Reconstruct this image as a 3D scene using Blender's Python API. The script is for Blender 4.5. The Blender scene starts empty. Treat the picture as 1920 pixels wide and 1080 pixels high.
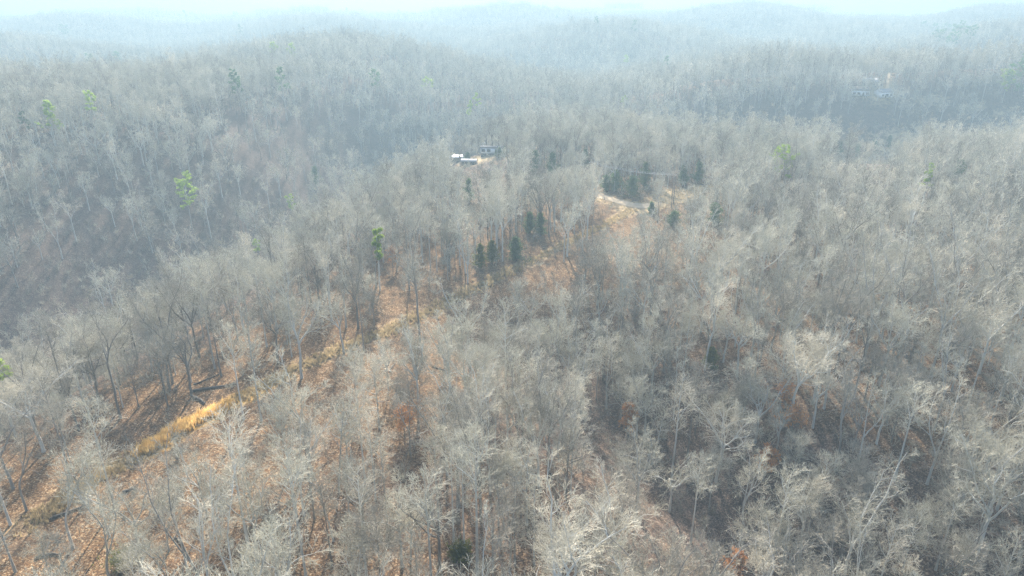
import bpy, math, random
import numpy as np
from mathutils import Vector, Matrix

random.seed(7)
rng = np.random.default_rng(11)
scene = bpy.context.scene
COL = scene.collection
R = math.radians

# ------------------------------------------------------------------ camera, world, sun, exposure
CAM_Z = 62.0
PITCH = R(22.6)
cam_d = bpy.data.cameras.new("camera")
cam_d.sensor_width = 36.0
cam_d.lens = 24.0
cam_d.clip_start = 1.0
cam_d.clip_end = 40000.0
cam = bpy.data.objects.new("camera", cam_d)
COL.objects.link(cam)
cam.location = (0, 0, CAM_Z)
cam.rotation_euler = (math.pi / 2 - PITCH, 0, 0)
scene.camera = cam

SUN_EL, SUN_AZ = R(32.0), R(-5.0)          # azimuth from +Y towards +X
world = bpy.data.worlds.new("World")
scene.world = world
world.use_nodes = True
wn = world.node_tree
bg = wn.nodes["Background"]
sky = wn.nodes.new("ShaderNodeTexSky")
sky.sky_type = 'NISHITA'
sky.sun_disc = False
sky.sun_elevation = SUN_EL
sky.sun_rotation = SUN_AZ
sky.air_density = 1.0
sky.dust_density = 2.0
wn.links.new(sky.outputs[0], bg.inputs[0])
bg.inputs[1].default_value = 0.125
sun_d = bpy.data.lights.new("sun", 'SUN')
sun_d.energy = 4.7
sun_d.angle = R(0.9)
sun_d.color = (1.0, 0.93, 0.82)
sun = bpy.data.objects.new("sun", sun_d)
COL.objects.link(sun)
sv = Vector((math.sin(SUN_AZ) * math.cos(SUN_EL), math.cos(SUN_AZ) * math.cos(SUN_EL), math.sin(SUN_EL)))
sun.rotation_euler = sv.to_track_quat('Z', 'Y').to_euler()
sun.location = sv * 300
scene.view_settings.view_transform = 'Standard'
scene.view_settings.look = 'None'
scene.view_settings.exposure = 1.9
scene.view_settings.gamma = 1.0
scene.render.engine = 'CYCLES'
cy = scene.cycles
cy.max_bounces = 4
cy.diffuse_bounces = 3
cy.glossy_bounces = 1
cy.transmission_bounces = 1
cy.volume_bounces = 1
cy.transparent_max_bounces = 2
cy.use_denoising = True
cy.denoiser = 'OPENIMAGEDENOISE'
cy.denoising_input_passes = 'RGB_ALBEDO_NORMAL'
cy.denoising_prefilter = 'NONE'
cy.use_adaptive_sampling = False
cy.sampling_pattern = 'BLUE_NOISE'
cy.caustics_reflective = False
cy.caustics_refractive = False
HAZE_DENSITY = 0.00095
HAZE_COLOR = (0.29, 0.40, 0.47)

# ------------------------------------------------------------------ terrain height
def sm(e0, e1, x):
    t = np.clip((x - e0) / (e1 - e0), 0, 1)
    return t * t * (3 - 2 * t)

def segd(x, y, a, b):
    ax, ay = a; bx, by = b
    dx, dy = bx - ax, by - ay
    t = np.clip(((x - ax) * dx + (y - ay) * dy) / (dx * dx + dy * dy), 0, 1)
    return np.hypot(x - ax - t * dx, y - ay - t * dy)

def height(x, y):
    x = np.asarray(x, float); y = np.asarray(y, float)
    r = np.hypot(x, y)
    z = np.zeros_like(r)
    # deep hollow on the left and the steep hillside beyond it
    xa = -110 + 0.30 * (np.clip(y, 60, 300) - 190)
    z = z - 33 * np.exp(-((x - xa) / 40) ** 2) * (1 - sm(380, 480, y))
    q = (xa - x) * .85 + (np.clip(y, 150, 520) - 250) * .45
    z = z + 17 * sm(15, 135, q) * sm(-5, 45, xa - x) * (1 - sm(500, 640, y)) * sm(120, 260, y)
    # hollow below the camera to the right
    z = z - 14 * np.exp(-(segd(x, y, (10, 128), (48, 52)) / 18) ** 2)
    z = z - 5 * sm(20, 75, x) * (1 - sm(75, 120, y))
    # hollow beyond the flat ridge on the right, hill with the far houses behind it
    yb = 392 - 0.13 * (x - 140) + 14 * np.sin(x / 42 + 1.0)
    z = z - 36 * np.exp(-((y - yb) / 50) ** 2) * sm(30, 130, x)
    z = z + 18 * sm(10, 105, y - yb) * sm(60, 160, x) * (1 - sm(560, 760, y))
    z = z - 24 * np.exp(-((y - 405) / 48) ** 2) * (1 - sm(-30, 110, x)) * sm(-100, -50, x)
    # rolling country
    a1 = sm(430, 640, r)
    z = z + a1 * (1 - sm(1900, 2400, r)) * (12 * np.sin((y + .35 * x) / 78 + 1.1 + .8 * np.sin(x / 210)) + 8 * np.sin(y / 45 - x / 95 + 2.0 * np.sin(x / 330))
                  + 9 * np.sin(x / 64 + y / 190 + 0.6) - 6)
    a2 = sm(600, 1700, r)
    z = z + a2 * (24 + 7 * np.sin(x / 330 + 0.5) + 6 * np.sin(y / 240 + x / 500 + 2.0))
    # valley then blue far hills
    z = z - 46 * sm(2050, 2700, r) * (1 - sm(3000, 3900, r))
    z = z + sm(3000, 4300, r) * (20 + 18 * np.sin(x / 720 + 2.1 + y / 1400) + 11 * np.sin(x / 310 + y / 520 + 0.4))
    z = z + (24 + 10 * sm(-500, 2500, x)) * sm(4700, 6200, r) + sm(4700, 6200, r) * 14 * np.sin(x / 900 + 0.4)
    # spur at the far right nearer than the rest
    z = z + 17 * np.exp(-(((x - 1500) / 700) ** 2 + ((y - 2500) / 420) ** 2))
    # small bumps
    z = z + 0.5 * np.sin(x / 9.0 + 0.7 * np.sin(y / 13.0)) * np.cos(y / 11.0)
    return z

CP, SP = math.cos(PITCH), math.sin(PITCH)
F = 1280.0                                    # focal length in photograph pixels

def pix_dir(u, v):
    xc = (u - 960) / F; yc = (540 - v) / F
    return np.array([xc, CP + yc * SP, -SP + yc * CP])

def ground_at(u, v, lift=0.0):
    """First point of the terrain (lifted) along the sight line of photo pixel (u, v)."""
    d = pix_dir(u, v)
    t = np.concatenate([np.arange(40, 900, 0.5), np.arange(900, 7000, 5.0)])
    p = d[None] * t[:, None] + np.array([0, 0, CAM_Z])
    g = height(p[:, 0], p[:, 1]) + lift
    k = np.nonzero(p[:, 2] <= g)[0]
    i = k[0] if len(k) else len(t) - 1
    q = p[i]
    return float(q[0]), float(q[1]), float(height(q[0], q[1]))

def project(x, y, z):
    x = np.asarray(x, float); y = np.asarray(y, float); z = np.asarray(z, float) - CAM_Z
    f = y * CP - z * SP
    up = y * SP + z * CP
    f = np.maximum(f, 0.1)
    return 960 + F * x / f, 540 - F * up / f, f

# ------------------------------------------------------------------ mesh helpers
def mesh_np(name, V, loops, starts, totals, mats, midx=None, smooth=False):
    me = bpy.data.meshes.new(name)
    V = np.ascontiguousarray(V, np.float32)
    me.vertices.add(len(V)); me.vertices.foreach_set("co", V.ravel())
    me.loops.add(len(loops)); me.loops.foreach_set("vertex_index", np.ascontiguousarray(loops, np.int32))
    me.polygons.add(len(starts))
    me.polygons.foreach_set("loop_start", np.ascontiguousarray(starts, np.int32))
    me.polygons.foreach_set("loop_total", np.ascontiguousarray(totals, np.int32))
    for m in mats:
        me.materials.append(m)
    if midx is not None:
        me.polygons.foreach_set("material_index", np.ascontiguousarray(midx, np.int32))
    if smooth:
        me.polygons.foreach_set("use_smooth", np.ones(len(starts), bool))
    me.update(calc_edges=True)
    return me

class Geo:
    """Collects vertices and faces (quads or triangles as numpy blocks)."""
    def __init__(self):
        self.V, self.F, self.M, self.n = [], [], [], 0
    def add(self, V, Fc, m=0):
        V = np.asarray(V, float).reshape(-1, 3); Fc = np.asarray(Fc, int)
        self.V.append(V); self.F.append(Fc + self.n); self.M.append(np.full(len(Fc), m)); self.n += len(V)
    def tubes(self, P, Rd, ns, m=0):
        """P[n,k,3] polylines, Rd[n,k] radii -> n tapered tubes of ns sides."""
        n, k, _ = P.shape
        if n == 0: return
        T = np.empty_like(P)
        T[:, 1:-1] = P[:, 2:] - P[:, :-2]; T[:, 0] = P[:, 1] - P[:, 0]; T[:, -1] = P[:, -1] - P[:, -2]
        T /= np.linalg.norm(T, axis=2, keepdims=True) + 1e-9
        ref = np.where(np.abs(T[:, :1, 2:3]) > 0.8, np.array([1.0, 0, 0]), np.array([0, 0, 1.0]))
        ref = np.broadcast_to(ref, T.shape)
        A = np.cross(T, ref); A /= np.linalg.norm(A, axis=2, keepdims=True) + 1e-9
        B = np.cross(T, A)
        th = np.arange(ns) * 2 * math.pi / ns
        ring = (P[:, :, None] + Rd[:, :, None, None] * (A[:, :, None] * np.cos(th)[None, None, :, None]
                + B[:, :, None] * np.sin(th)[None, None, :, None]))
        idx = np.arange(n * k * ns).reshape(n, k, ns)
        a = idx[:, :-1]; b = idx[:, 1:]
        Fc = np.stack([a, np.roll(a, -1, 2), np.roll(b, -1, 2), b], -1).reshape(-1, 4)
        self.add(ring.reshape(-1, 3), Fc, m)
    def tris(self, T, m=0):
        T = np.asarray(T, float).reshape(-1, 3)
        self.add(T, np.arange(len(T)).reshape(-1, 3), m)
    def box(self, x0, y0, z0, x1, y1, z1, m=0):
        V = np.array([(x, y, z) for z in (z0, z1) for y in (y0, y1) for x in (x0, x1)], float)
        self.add(V, [(0, 2, 3, 1), (4, 5, 7, 6), (0, 1, 5, 4), (2, 6, 7, 3), (0, 4, 6, 2), (1, 3, 7, 5)], m)
    def prism(self, pts, x0, x1, m=0):
        """Convex outline pts in (y,z), extruded along x."""
        k = len(pts)
        V = [(x0, p[0], p[1]) for p in pts] + [(x1, p[0], p[1]) for p in pts]
        self.add(V, [(i, (i + 1) % k, k + (i + 1) % k, k + i) for i in range(k)], m)
        c = len(V)
        if k == 4:
            self.add(V, [(3, 2, 1, 0), (4, 5, 6, 7)], m)
        else:
            self.add(V, [(0, i + 1, i) for i in range(1, k - 1)] + [(k, k + i, k + i + 1) for i in range(1, k - 1)], m)
    def arrays(self):
        V = np.concatenate(self.V)
        L, tot, mi = [], [], []
        for f, m in zip(self.F, self.M):
            L.append(f.ravel()); tot.append(np.full(len(f), f.shape[1])); mi.append(m)
        tot = np.concatenate(tot); st = np.concatenate([[0], np.cumsum(tot)[:-1]])
        return V, np.concatenate(L), st, tot, np.concatenate(mi)
    def mesh(self, name, mats, smooth=False):
        V, L, st, tot, mi = self.arrays()
        return mesh_np(name, V, L, st, tot, mats, mi, smooth)

def obj(name, me, parent=None, loc=(0, 0, 0), rotz=0.0):
    o = bpy.data.objects.new(name, me); COL.objects.link(o)
    o.location = loc; o.rotation_euler = (0, 0, rotz)
    if parent is not None: o.parent = parent
    return o

def tag(o, label=None, cat=None, group=None, kind=None):
    if label: o["label"] = label
    if cat: o["category"] = cat
    if group: o["group"] = group
    if kind: o["kind"] = kind
    return o

def thing(name, label, cat, loc, rotz=0.0, group=None):
    o = bpy.data.objects.new(name, None); COL.objects.link(o)
    o.empty_display_size = 0.5
    o.location = loc; o.rotation_euler = (0, 0, rotz)
    return tag(o, label, cat, group)

# ------------------------------------------------------------------ materials
def mat(name, c1, c2=None, scale=2.0, rough=0.9, rand=0.0, c3=None, spec=0.08, detail=4.0, stretch=None, thin=0.0):
    """Noise between two or three colours; `rand` also varies brightness per object or per copy."""
    m = bpy.data.materials.new(name); m.use_nodes = True
    nt = m.node_tree; N = nt.nodes; L = nt.links
    b = N["Principled BSDF"]
    b.inputs["Roughness"].default_value = rough
    b.inputs["Specular IOR Level"].default_value = spec
    tc = N.new("ShaderNodeTexCoord")
    no = N.new("ShaderNodeTexNoise"); no.inputs["Scale"].default_value = scale; no.inputs["Detail"].default_value = detail
    if stretch:
        mp = N.new("ShaderNodeMapping"); mp.inputs["Scale"].default_value = stretch
        L.new(tc.outputs["Object"], mp.inputs[0]); L.new(mp.outputs[0], no.inputs["Vector"])
    else:
        L.new(tc.outputs["Object"], no.inputs["Vector"])
    cr = N.new("ShaderNodeValToRGB")
    cr.color_ramp.elements[0].position = 0.32; cr.color_ramp.elements[0].color = (*c1, 1)
    cr.color_ramp.elements[1].position = 0.68; cr.color_ramp.elements[1].color = (*(c2 or c1), 1)
    if c3:
        e = cr.color_ramp.elements.new(0.5); e.color = (*c3, 1)
    L.new(no.outputs["Fac"], cr.inputs[0])
    out = cr.outputs[0]
    if rand:
        oi = N.new("ShaderNodeObjectInfo")
        mr = N.new("ShaderNodeMapRange")
        mr.inputs["To Min"].default_value = 1 - rand; mr.inputs["To Max"].default_value = 1 + rand
        L.new(oi.outputs["Random"], mr.inputs["Value"])
        mx = N.new("ShaderNodeVectorMath"); mx.operation = 'SCALE'
        L.new(out, mx.inputs[0]); L.new(mr.outputs[0], mx.inputs["Scale"])
        out = mx.outputs[0]
    L.new(out, b.inputs["Base Color"])
    if thin:                                  # leaves and blades let light through
        tr = N.new("ShaderNodeBsdfTranslucent"); L.new(out, tr.inputs["Color"])
        ms = N.new("ShaderNodeMixShader"); ms.inputs[0].default_value = thin
        L.new(b.outputs[0], ms.inputs[1]); L.new(tr.outputs[0], ms.inputs[2])
        L.new(ms.outputs[0], N["Material Output"].inputs["Surface"])
    return m

M = {}
M['bark'] = mat("grey_bark", (0.35, 0.345, 0.315), (0.50, 0.49, 0.45), 1.5, rand=0.25, stretch=(1, 1, .25))
M['bark_dark'] = mat("dark_bark", (0.15, 0.135, 0.12), (0.27, 0.25, 0.22), 1.5, rand=0.25, stretch=(1, 1, .25))
M['bark_pale'] = mat("pale_bark", (0.40, 0.395, 0.36), (0.56, 0.55, 0.51), 1.5, rand=0.15, stretch=(1, 1, .25))
M['twig'] = mat("grey_twigs", (0.38, 0.358, 0.28), (0.53, 0.50, 0.405), .35, rand=0.2)
M['twig_brown'] = mat("brown_twigs", (0.25, 0.228, 0.183), (0.36, 0.334, 0.275), .35, rand=0.2)
M['twig_pale'] = mat("pale_twigs", (0.48, 0.435, 0.34), (0.60, 0.55, 0.44), .35, rand=0.12)
M['pine'] = mat("pine_needles", (0.19, 0.29, 0.04), (0.34, 0.45, 0.075), .9, rand=0.2, rough=.6, thin=.5)
M['pine_dark'] = mat("dark_pine_needles", (0.05, 0.12, 0.04), (0.11, 0.22, 0.07), .9, rand=0.2, rough=.6, thin=.5)
M['cedar'] = mat("cedar_scales", (0.075, 0.125, 0.06), (0.175, 0.24, 0.12), .9, rand=0.2, rough=.7, thin=.5)
M['leaf_orange'] = mat("dead_oak_leaves", (0.48, 0.21, 0.075), (0.66, 0.36, 0.16), 1.2, rand=0.15, thin=.5)
M['leaf_green'] = mat("olive_leaves", (0.11, 0.12, 0.03), (0.20, 0.20, 0.06), 1.2, rand=0.15, thin=.5)
M['grass'] = mat("golden_grass", (0.62, 0.38, 0.12), (0.84, 0.60, 0.25), 1.0, rand=0.1, thin=.6)
M['straw'] = mat("straw_grass", (0.36, 0.27, 0.14), (0.55, 0.43, 0.25), 1.0, rand=0.1, thin=.5)
M['road'] = mat("gravel_road", (0.36, 0.275, 0.18), (0.48, 0.38, 0.26), .6)
M['log'] = mat("log_bark", (0.055, 0.048, 0.042), (0.17, 0.155, 0.135), 2.0, stretch=(.3, 1, 1))
M['white'] = mat("white_metal", (0.70, 0.72, 0.74), (0.82, 0.83, 0.84), .8, rough=.5, spec=.4)
M['siding'] = mat("pale_blue_siding", (0.55, 0.60, 0.66), (0.70, 0.73, 0.76), .9, rough=.6)
M['dark_roof'] = mat("dark_roofing", (0.06, 0.065, 0.07), (0.12, 0.12, 0.125), 1.0)
M['grey_roof'] = mat("grey_roofing", (0.20, 0.20, 0.21), (0.30, 0.30, 0.31), 1.0)
M['glass'] = mat("window_glass", (0.03, 0.035, 0.04), (0.05, 0.055, 0.06), 1.0, rough=.15, spec=.5)
M['trim'] = mat("dark_trim", (0.05, 0.055, 0.055), (0.09, 0.09, 0.09), 1.0)
M['wood'] = mat("weathered_wood", (0.13, 0.115, 0.10), (0.24, 0.215, 0.19), 2.0)
M['rust'] = mat("rusty_metal", (0.16, 0.08, 0.05), (0.34, 0.30, 0.28), 1.2)
M['wire'] = mat("aluminium_wire", (0.55, 0.56, 0.57), (0.65, 0.66, 0.67), 1.0, rough=.4)

def ground_material():
    m = bpy.data.materials.new("leaf_litter"); m.use_nodes = True
    nt = m.node_tree; N = nt.nodes; L = nt.links
    b = N["Principled BSDF"]; b.inputs["Roughness"].default_value = 1.0
    b.inputs["Specular IOR Level"].default_value = 0.05
    geo = N.new("ShaderNodeNewGeometry")
    def noise(scale, detail=5.0, rough=.6):
        n = N.new("ShaderNodeTexNoise"); n.inputs["Scale"].default_value = scale
        n.inputs["Detail"].default_value = detail; n.inputs["Roughness"].default_value = rough
        L.new(geo.outputs["Position"], n.inputs["Vector"]); return n.outputs["Fac"]
    def ramp(src, stops):
        c = N.new("ShaderNodeValToRGB")
        while len(c.color_ramp.elements) < len(stops): c.color_ramp.elements.new(.5)
        for e, (p, col) in zip(c.color_ramp.elements, stops):
            e.position = p; e.color = (*col, 1)
        L.new(src, c.inputs[0]); return c.outputs[0]
    def mix(f, a, c, mode='MIX'):
        x = N.new("ShaderNodeMix"); x.data_type = 'RGBA'; x.blend_type = mode
        if isinstance(f, float): x.inputs[0].default_value = f
        else: L.new(f, x.inputs[0])
        L.new(a, x.inputs[6]); L.new(c, x.inputs[7]); return x.outputs[2]
    vo = N.new("ShaderNodeTexVoronoi"); vo.inputs["Scale"].default_value = 6.0
    L.new(geo.outputs["Position"], vo.inputs["Vector"])
    sep = N.new("ShaderNodeSeparateColor"); L.new(vo.outputs["Color"], sep.inputs[0])
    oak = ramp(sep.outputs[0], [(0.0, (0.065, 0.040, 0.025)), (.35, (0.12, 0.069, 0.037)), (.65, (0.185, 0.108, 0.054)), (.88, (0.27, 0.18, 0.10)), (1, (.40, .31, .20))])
    dull_shade = ramp(sep.outputs[0], [(0.0, (0.045, 0.036, 0.033)), (.4, (0.085, 0.062, 0.052)), (.75, (0.13, 0.092, 0.071)), (1, (0.24, 0.185, 0.14))])
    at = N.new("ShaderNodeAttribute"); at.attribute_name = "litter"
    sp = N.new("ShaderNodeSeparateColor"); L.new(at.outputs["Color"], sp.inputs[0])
    # ragged borders between the litter kinds; the dull one also paints hollow shade
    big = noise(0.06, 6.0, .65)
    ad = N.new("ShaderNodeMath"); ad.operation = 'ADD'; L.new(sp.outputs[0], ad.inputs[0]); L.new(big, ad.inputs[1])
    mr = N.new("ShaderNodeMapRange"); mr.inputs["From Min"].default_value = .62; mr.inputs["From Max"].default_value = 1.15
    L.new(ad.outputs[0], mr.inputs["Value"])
    col = mix(mr.outputs[0], dull_shade, oak)
    ad2 = N.new("ShaderNodeMath"); ad2.operation = 'ADD'; L.new(sp.outputs[1], ad2.inputs[0]); L.new(noise(.25, 6.0, .7), ad2.inputs[1])
    mr2 = N.new("ShaderNodeMapRange"); mr2.inputs["From Min"].default_value = .75; mr2.inputs["From Max"].default_value = 1.1
    L.new(ad2.outputs[0], mr2.inputs["Value"])
    straw = ramp(noise(1.3, 6.0, .7), [(.25, (.27, .19, .10)), (.5, (.44, .33, .19)), (.75, (.58, .46, .29))])
    col = mix(mr2.outputs[0], col, straw)
    gold = ramp(noise(2.5, 6.0, .7), [(.25, (.30, .17, .05)), (.5, (.52, .31, .09)), (.75, (.66, .44, .16))])
    ad3 = N.new("ShaderNodeMath"); ad3.operation = 'ADD'; L.new(sp.outputs[2], ad3.inputs[0]); L.new(noise(.4, 6.0, .7), ad3.inputs[1])
    mr3 = N.new("ShaderNodeMapRange"); mr3.inputs["From Min"].default_value = .8; mr3.inputs["From Max"].default_value = 1.2
    L.new(ad3.outputs[0], mr3.inputs["Value"])
    col = mix(mr3.outputs[0], col, gold)
    soil = ramp(noise(1.8, 6.0, .7), [(.3, (.035, .028, .024)), (.7, (.10, .075, .055))])
    mr4 = N.new("ShaderNodeMapRange"); mr4.inputs["From Min"].default_value = .56; mr4.inputs["From Max"].default_value = .68; mr4.inputs["To Max"].default_value = .8
    L.new(noise(.17, 7.0, .72), mr4.inputs["Value"])
    col = mix(mr4.outputs[0], col, soil)
    patch = ramp(noise(.5, 6.0, .7), [(.3, (.55, .55, .56)), (.55, (1, 1, 1)), (.75, (1.25, 1.2, 1.15))])
    col = mix(1.0, col, patch, 'MULTIPLY')
    L.new(col, b.inputs["Base Color"])
    bu = N.new("ShaderNodeBump"); bu.inputs["Strength"].default_value = .6; bu.inputs["Distance"].default_value = .15
    L.new(noise(2.5, 6.0, .7), bu.inputs["Height"]); L.new(bu.outputs[0], b.inputs["Normal"])
    return m
M['ground'] = ground_material()

# ------------------------------------------------------------------ terrain sheet
def axis(core0, core1, step, lo, hi, grow=1.045):
    a = list(np.arange(core0, core1 + .1, step)); s = step; v = core1
    while v < hi: s *= grow; v += s; a.append(v)
    s = step; v = core0; b = []
    while v > lo: s *= grow; v -= s; b.append(v)
    return np.array(b[::-1] + a)
gx = axis(-170, 170, 3.0, -9000, 9000); gy = axis(30, 340, 3.0, -350, 9000)
GX, GY = np.meshgrid(gx, gy)
GZ = height(GX, GY)

TRAIL_PIX = [(60, 985), (170, 905), (270, 852), (330, 812), (430, 762), (520, 712), (620, 665), (720, 625), (800, 588), (870, 552), (950, 512), (1040, 468), (1130, 425), (1190, 390)]
ROAD_PIX = [(1100, 360), (1130, 370), (1160, 379), (1195, 389), (1235, 384), (1285, 364), (1340, 350)]
TRAIL = np.array([ground_at(*p) for p in TRAIL_PIX])
ROAD = np.array([ground_at(*p) for p in ROAD_PIX])
RROAD_PIX = [(1668, 128), (1664, 150), (1665, 172), (1700, 180), (1745, 188), (1800, 197), (1850, 207), (1905, 219), (1960, 232)]
RROAD = np.array([ground_at(*p) for p in RROAD_PIX])

def poly_dist(x, y, P):
    d = np.full(np.shape(x), 1e9)
    for a, b in zip(P[:-1], P[1:]):
        d = np.minimum(d, segd(x, y, a[:2], b[:2]))
    return d
YARD = np.array(ground_at(905, 296)); LAWN = np.array(ground_at(1262, 365)); FIELD = [np.array(ground_at(*p)) for p in ((1560, 292), (1640, 284), (1690, 262))]
FIELD = np.array(FIELD); RYARD = np.array(ground_at(1640, 178))
def litter_shade_fields(x, y):
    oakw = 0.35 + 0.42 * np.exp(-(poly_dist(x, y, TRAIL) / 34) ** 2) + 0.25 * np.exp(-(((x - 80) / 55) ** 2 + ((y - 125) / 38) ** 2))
    oakw = oakw - 0.3 * np.exp(-(segd(x, y, (8, 130), (60, 45)) / 24) ** 2)  # lower right hollow turned dull to paint its shade
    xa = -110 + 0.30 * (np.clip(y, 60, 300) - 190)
    oakw = oakw - 0.6 * np.exp(-((x - xa + 25) / 70) ** 2) - .5 * np.exp(-((y - 415) / 50) ** 2) * sm(60, 130, x)  # shade of the left and far right hollows painted as duller ground
    st = 0.55 * np.exp(-(poly_dist(x, y, ROAD) / 7) ** 2) + 0.4 * np.exp(-(poly_dist(x, y, TRAIL) / 4) ** 2)
    st = st + .62 * np.exp(-(np.hypot(x - YARD[0], y - YARD[1]) / 17) ** 2) + .6 * np.exp(-(np.hypot(x - LAWN[0], y - LAWN[1]) / 8) ** 2)
    st = st + .55 * np.exp(-(poly_dist(x, y, RROAD) / 4) ** 2) + .6 * np.exp(-(np.hypot(x - RYARD[0], y - RYARD[1]) / 11) ** 2) + .55 * np.exp(-(poly_dist(x, y, FIELD) / 11) ** 2)
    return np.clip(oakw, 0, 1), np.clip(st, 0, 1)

ny, nx = GX.shape
idx = np.arange(nx * ny).reshape(ny, nx)
Fq = np.stack([idx[:-1, :-1], idx[:-1, 1:], idx[1:, 1:], idx[1:, :-1]], -1).reshape(-1, 4)
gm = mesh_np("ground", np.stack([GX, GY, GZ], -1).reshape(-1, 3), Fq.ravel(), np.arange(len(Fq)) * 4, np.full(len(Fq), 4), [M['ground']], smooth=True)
ow, stw = litter_shade_fields(GX.ravel(), GY.ravel())
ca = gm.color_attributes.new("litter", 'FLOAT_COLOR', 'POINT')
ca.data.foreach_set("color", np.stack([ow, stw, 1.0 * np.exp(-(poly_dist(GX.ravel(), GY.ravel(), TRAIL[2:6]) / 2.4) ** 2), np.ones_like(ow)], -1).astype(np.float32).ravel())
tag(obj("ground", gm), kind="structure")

def terrain_z(x, y):
    """Height of the ground sheet itself (bilinear on its grid)."""
    i = np.clip(np.searchsorted(gx, x) - 1, 0, nx - 2); j = np.clip(np.searchsorted(gy, y) - 1, 0, ny - 2)
    tx = (x - gx[i]) / (gx[i + 1] - gx[i]); ty = (y - gy[j]) / (gy[j + 1] - gy[j])
    return (GZ[j, i] * (1 - tx) * (1 - ty) + GZ[j, i + 1] * tx * (1 - ty) + GZ[j + 1, i] * (1 - tx) * ty + GZ[j + 1, i + 1] * tx * ty)

def strip(name, P, w, lift, m, kind="structure", step=1.5):
    P = P[:, :2]; seg = np.hypot(*(P[1:] - P[:-1]).T); s = np.concatenate([[0], np.cumsum(seg)])
    t = np.arange(0, s[-1], step)
    X = np.stack([np.interp(t, s, P[:, 0]), np.interp(t, s, P[:, 1])], -1)
    ker = np.ones(7) / 7
    Xs = np.stack([np.convolve(np.pad(X[:, k], 3, 'edge'), ker, 'valid') for k in (0, 1)], -1)
    T = np.gradient(Xs, axis=0); T /= np.linalg.norm(T, axis=1, keepdims=True)
    Nn = np.stack([-T[:, 1], T[:, 0]], -1)
    cols = np.linspace(-1, 1, 7)
    wv = w * (1 + .12 * np.sin(t / 3.1) + .08 * np.sin(t / 1.3))
    V = Xs[:, None] + Nn[:, None] * (cols[None, :, None] * wv[:, None, None])
    z = terrain_z(V[..., 0], V[..., 1]) + lift
    V = np.concatenate([V, z[..., None]], -1)
    n, k = V.shape[:2]; id2 = np.arange(n * k).reshape(n, k)
    q = np.stack([id2[:-1, :-1], id2[1:, :-1], id2[1:, 1:], id2[:-1, 1:]], -1).reshape(-1, 4)
    me = mesh_np(name, V.reshape(-1, 3), q.ravel(), np.arange(len(q)) * 4, np.full(len(q), 4), [m], smooth=True)
    return tag(obj(name, me), kind=kind)
strip("road", ROAD[:5], 2.3, 0.14, M['road'])
strip("road", RROAD[:4], 1.0, 0.2, M['road'])

# ------------------------------------------------------------------ bare tree builder
def unit(v): return v / (np.linalg.norm(v, axis=-1, keepdims=True) + 1e-9)

def sprout(P, Rd, m, t0, t1, lf, ang, up, rf, k, wob, g, bend=0.0, tip=.35, lens=None, rmin=0.0):
    """m children on each parent polyline; returns child polylines and radii."""
    n, kp, _ = P.shape
    t = t0 + (t1 - t0) * (np.arange(m)[None] + g.random((n, m))) / m
    f = t * (kp - 1); i = np.minimum(f.astype(int), kp - 2); fr = (f - i)[..., None]
    ar = np.arange(n)[:, None]
    base = P[ar, i] * (1 - fr) + P[ar, i + 1] * fr
    T = unit(P[ar, i + 1] - P[ar, i])
    pr = Rd[ar, i] * (1 - fr[..., 0]) + Rd[ar, i + 1] * fr[..., 0]
    plen = np.linalg.norm(P[:, 1:] - P[:, :-1], axis=2).sum(1)[:, None]
    az = g.random((n, 1)) * 6.283 + np.arange(m)[None] * 2.4 + g.normal(0, .5, (n, m))
    ref = np.where(np.abs(T[..., 2:3]) > .85, np.array([1., 0, 0]), np.array([0, 0, 1.]))
    A = unit(np.cross(T, ref)); B = np.cross(T, A)
    an = ang * (1 + g.normal(0, .22, (n, m)))
    D = T * np.cos(an)[..., None] + (A * np.cos(az)[..., None] + B * np.sin(az)[..., None]) * np.sin(an)[..., None]
    D[..., 2] += up; D = unit(D)
    ln = (lens(t) if lens is not None else lf * plen * (1.15 - .65 * t)) * (.7 + .6 * g.random((n, m)))
    C = np.empty((n, m, k, 3)); C[:, :, 0] = base
    d = D
    for j in range(1, k):
        d = unit(d + g.normal(0, wob, d.shape) + np.array([0, 0, bend]))
        C[:, :, j] = C[:, :, j - 1] + d * (ln / (k - 1))[..., None]
    r0 = np.maximum(np.minimum(pr * .85, rf * ln), rmin)
    rr = r0[..., None] * np.linspace(1, tip, k)[None, None]
    return C.reshape(n * m, k, 3), rr.reshape(n * m, k)

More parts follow.
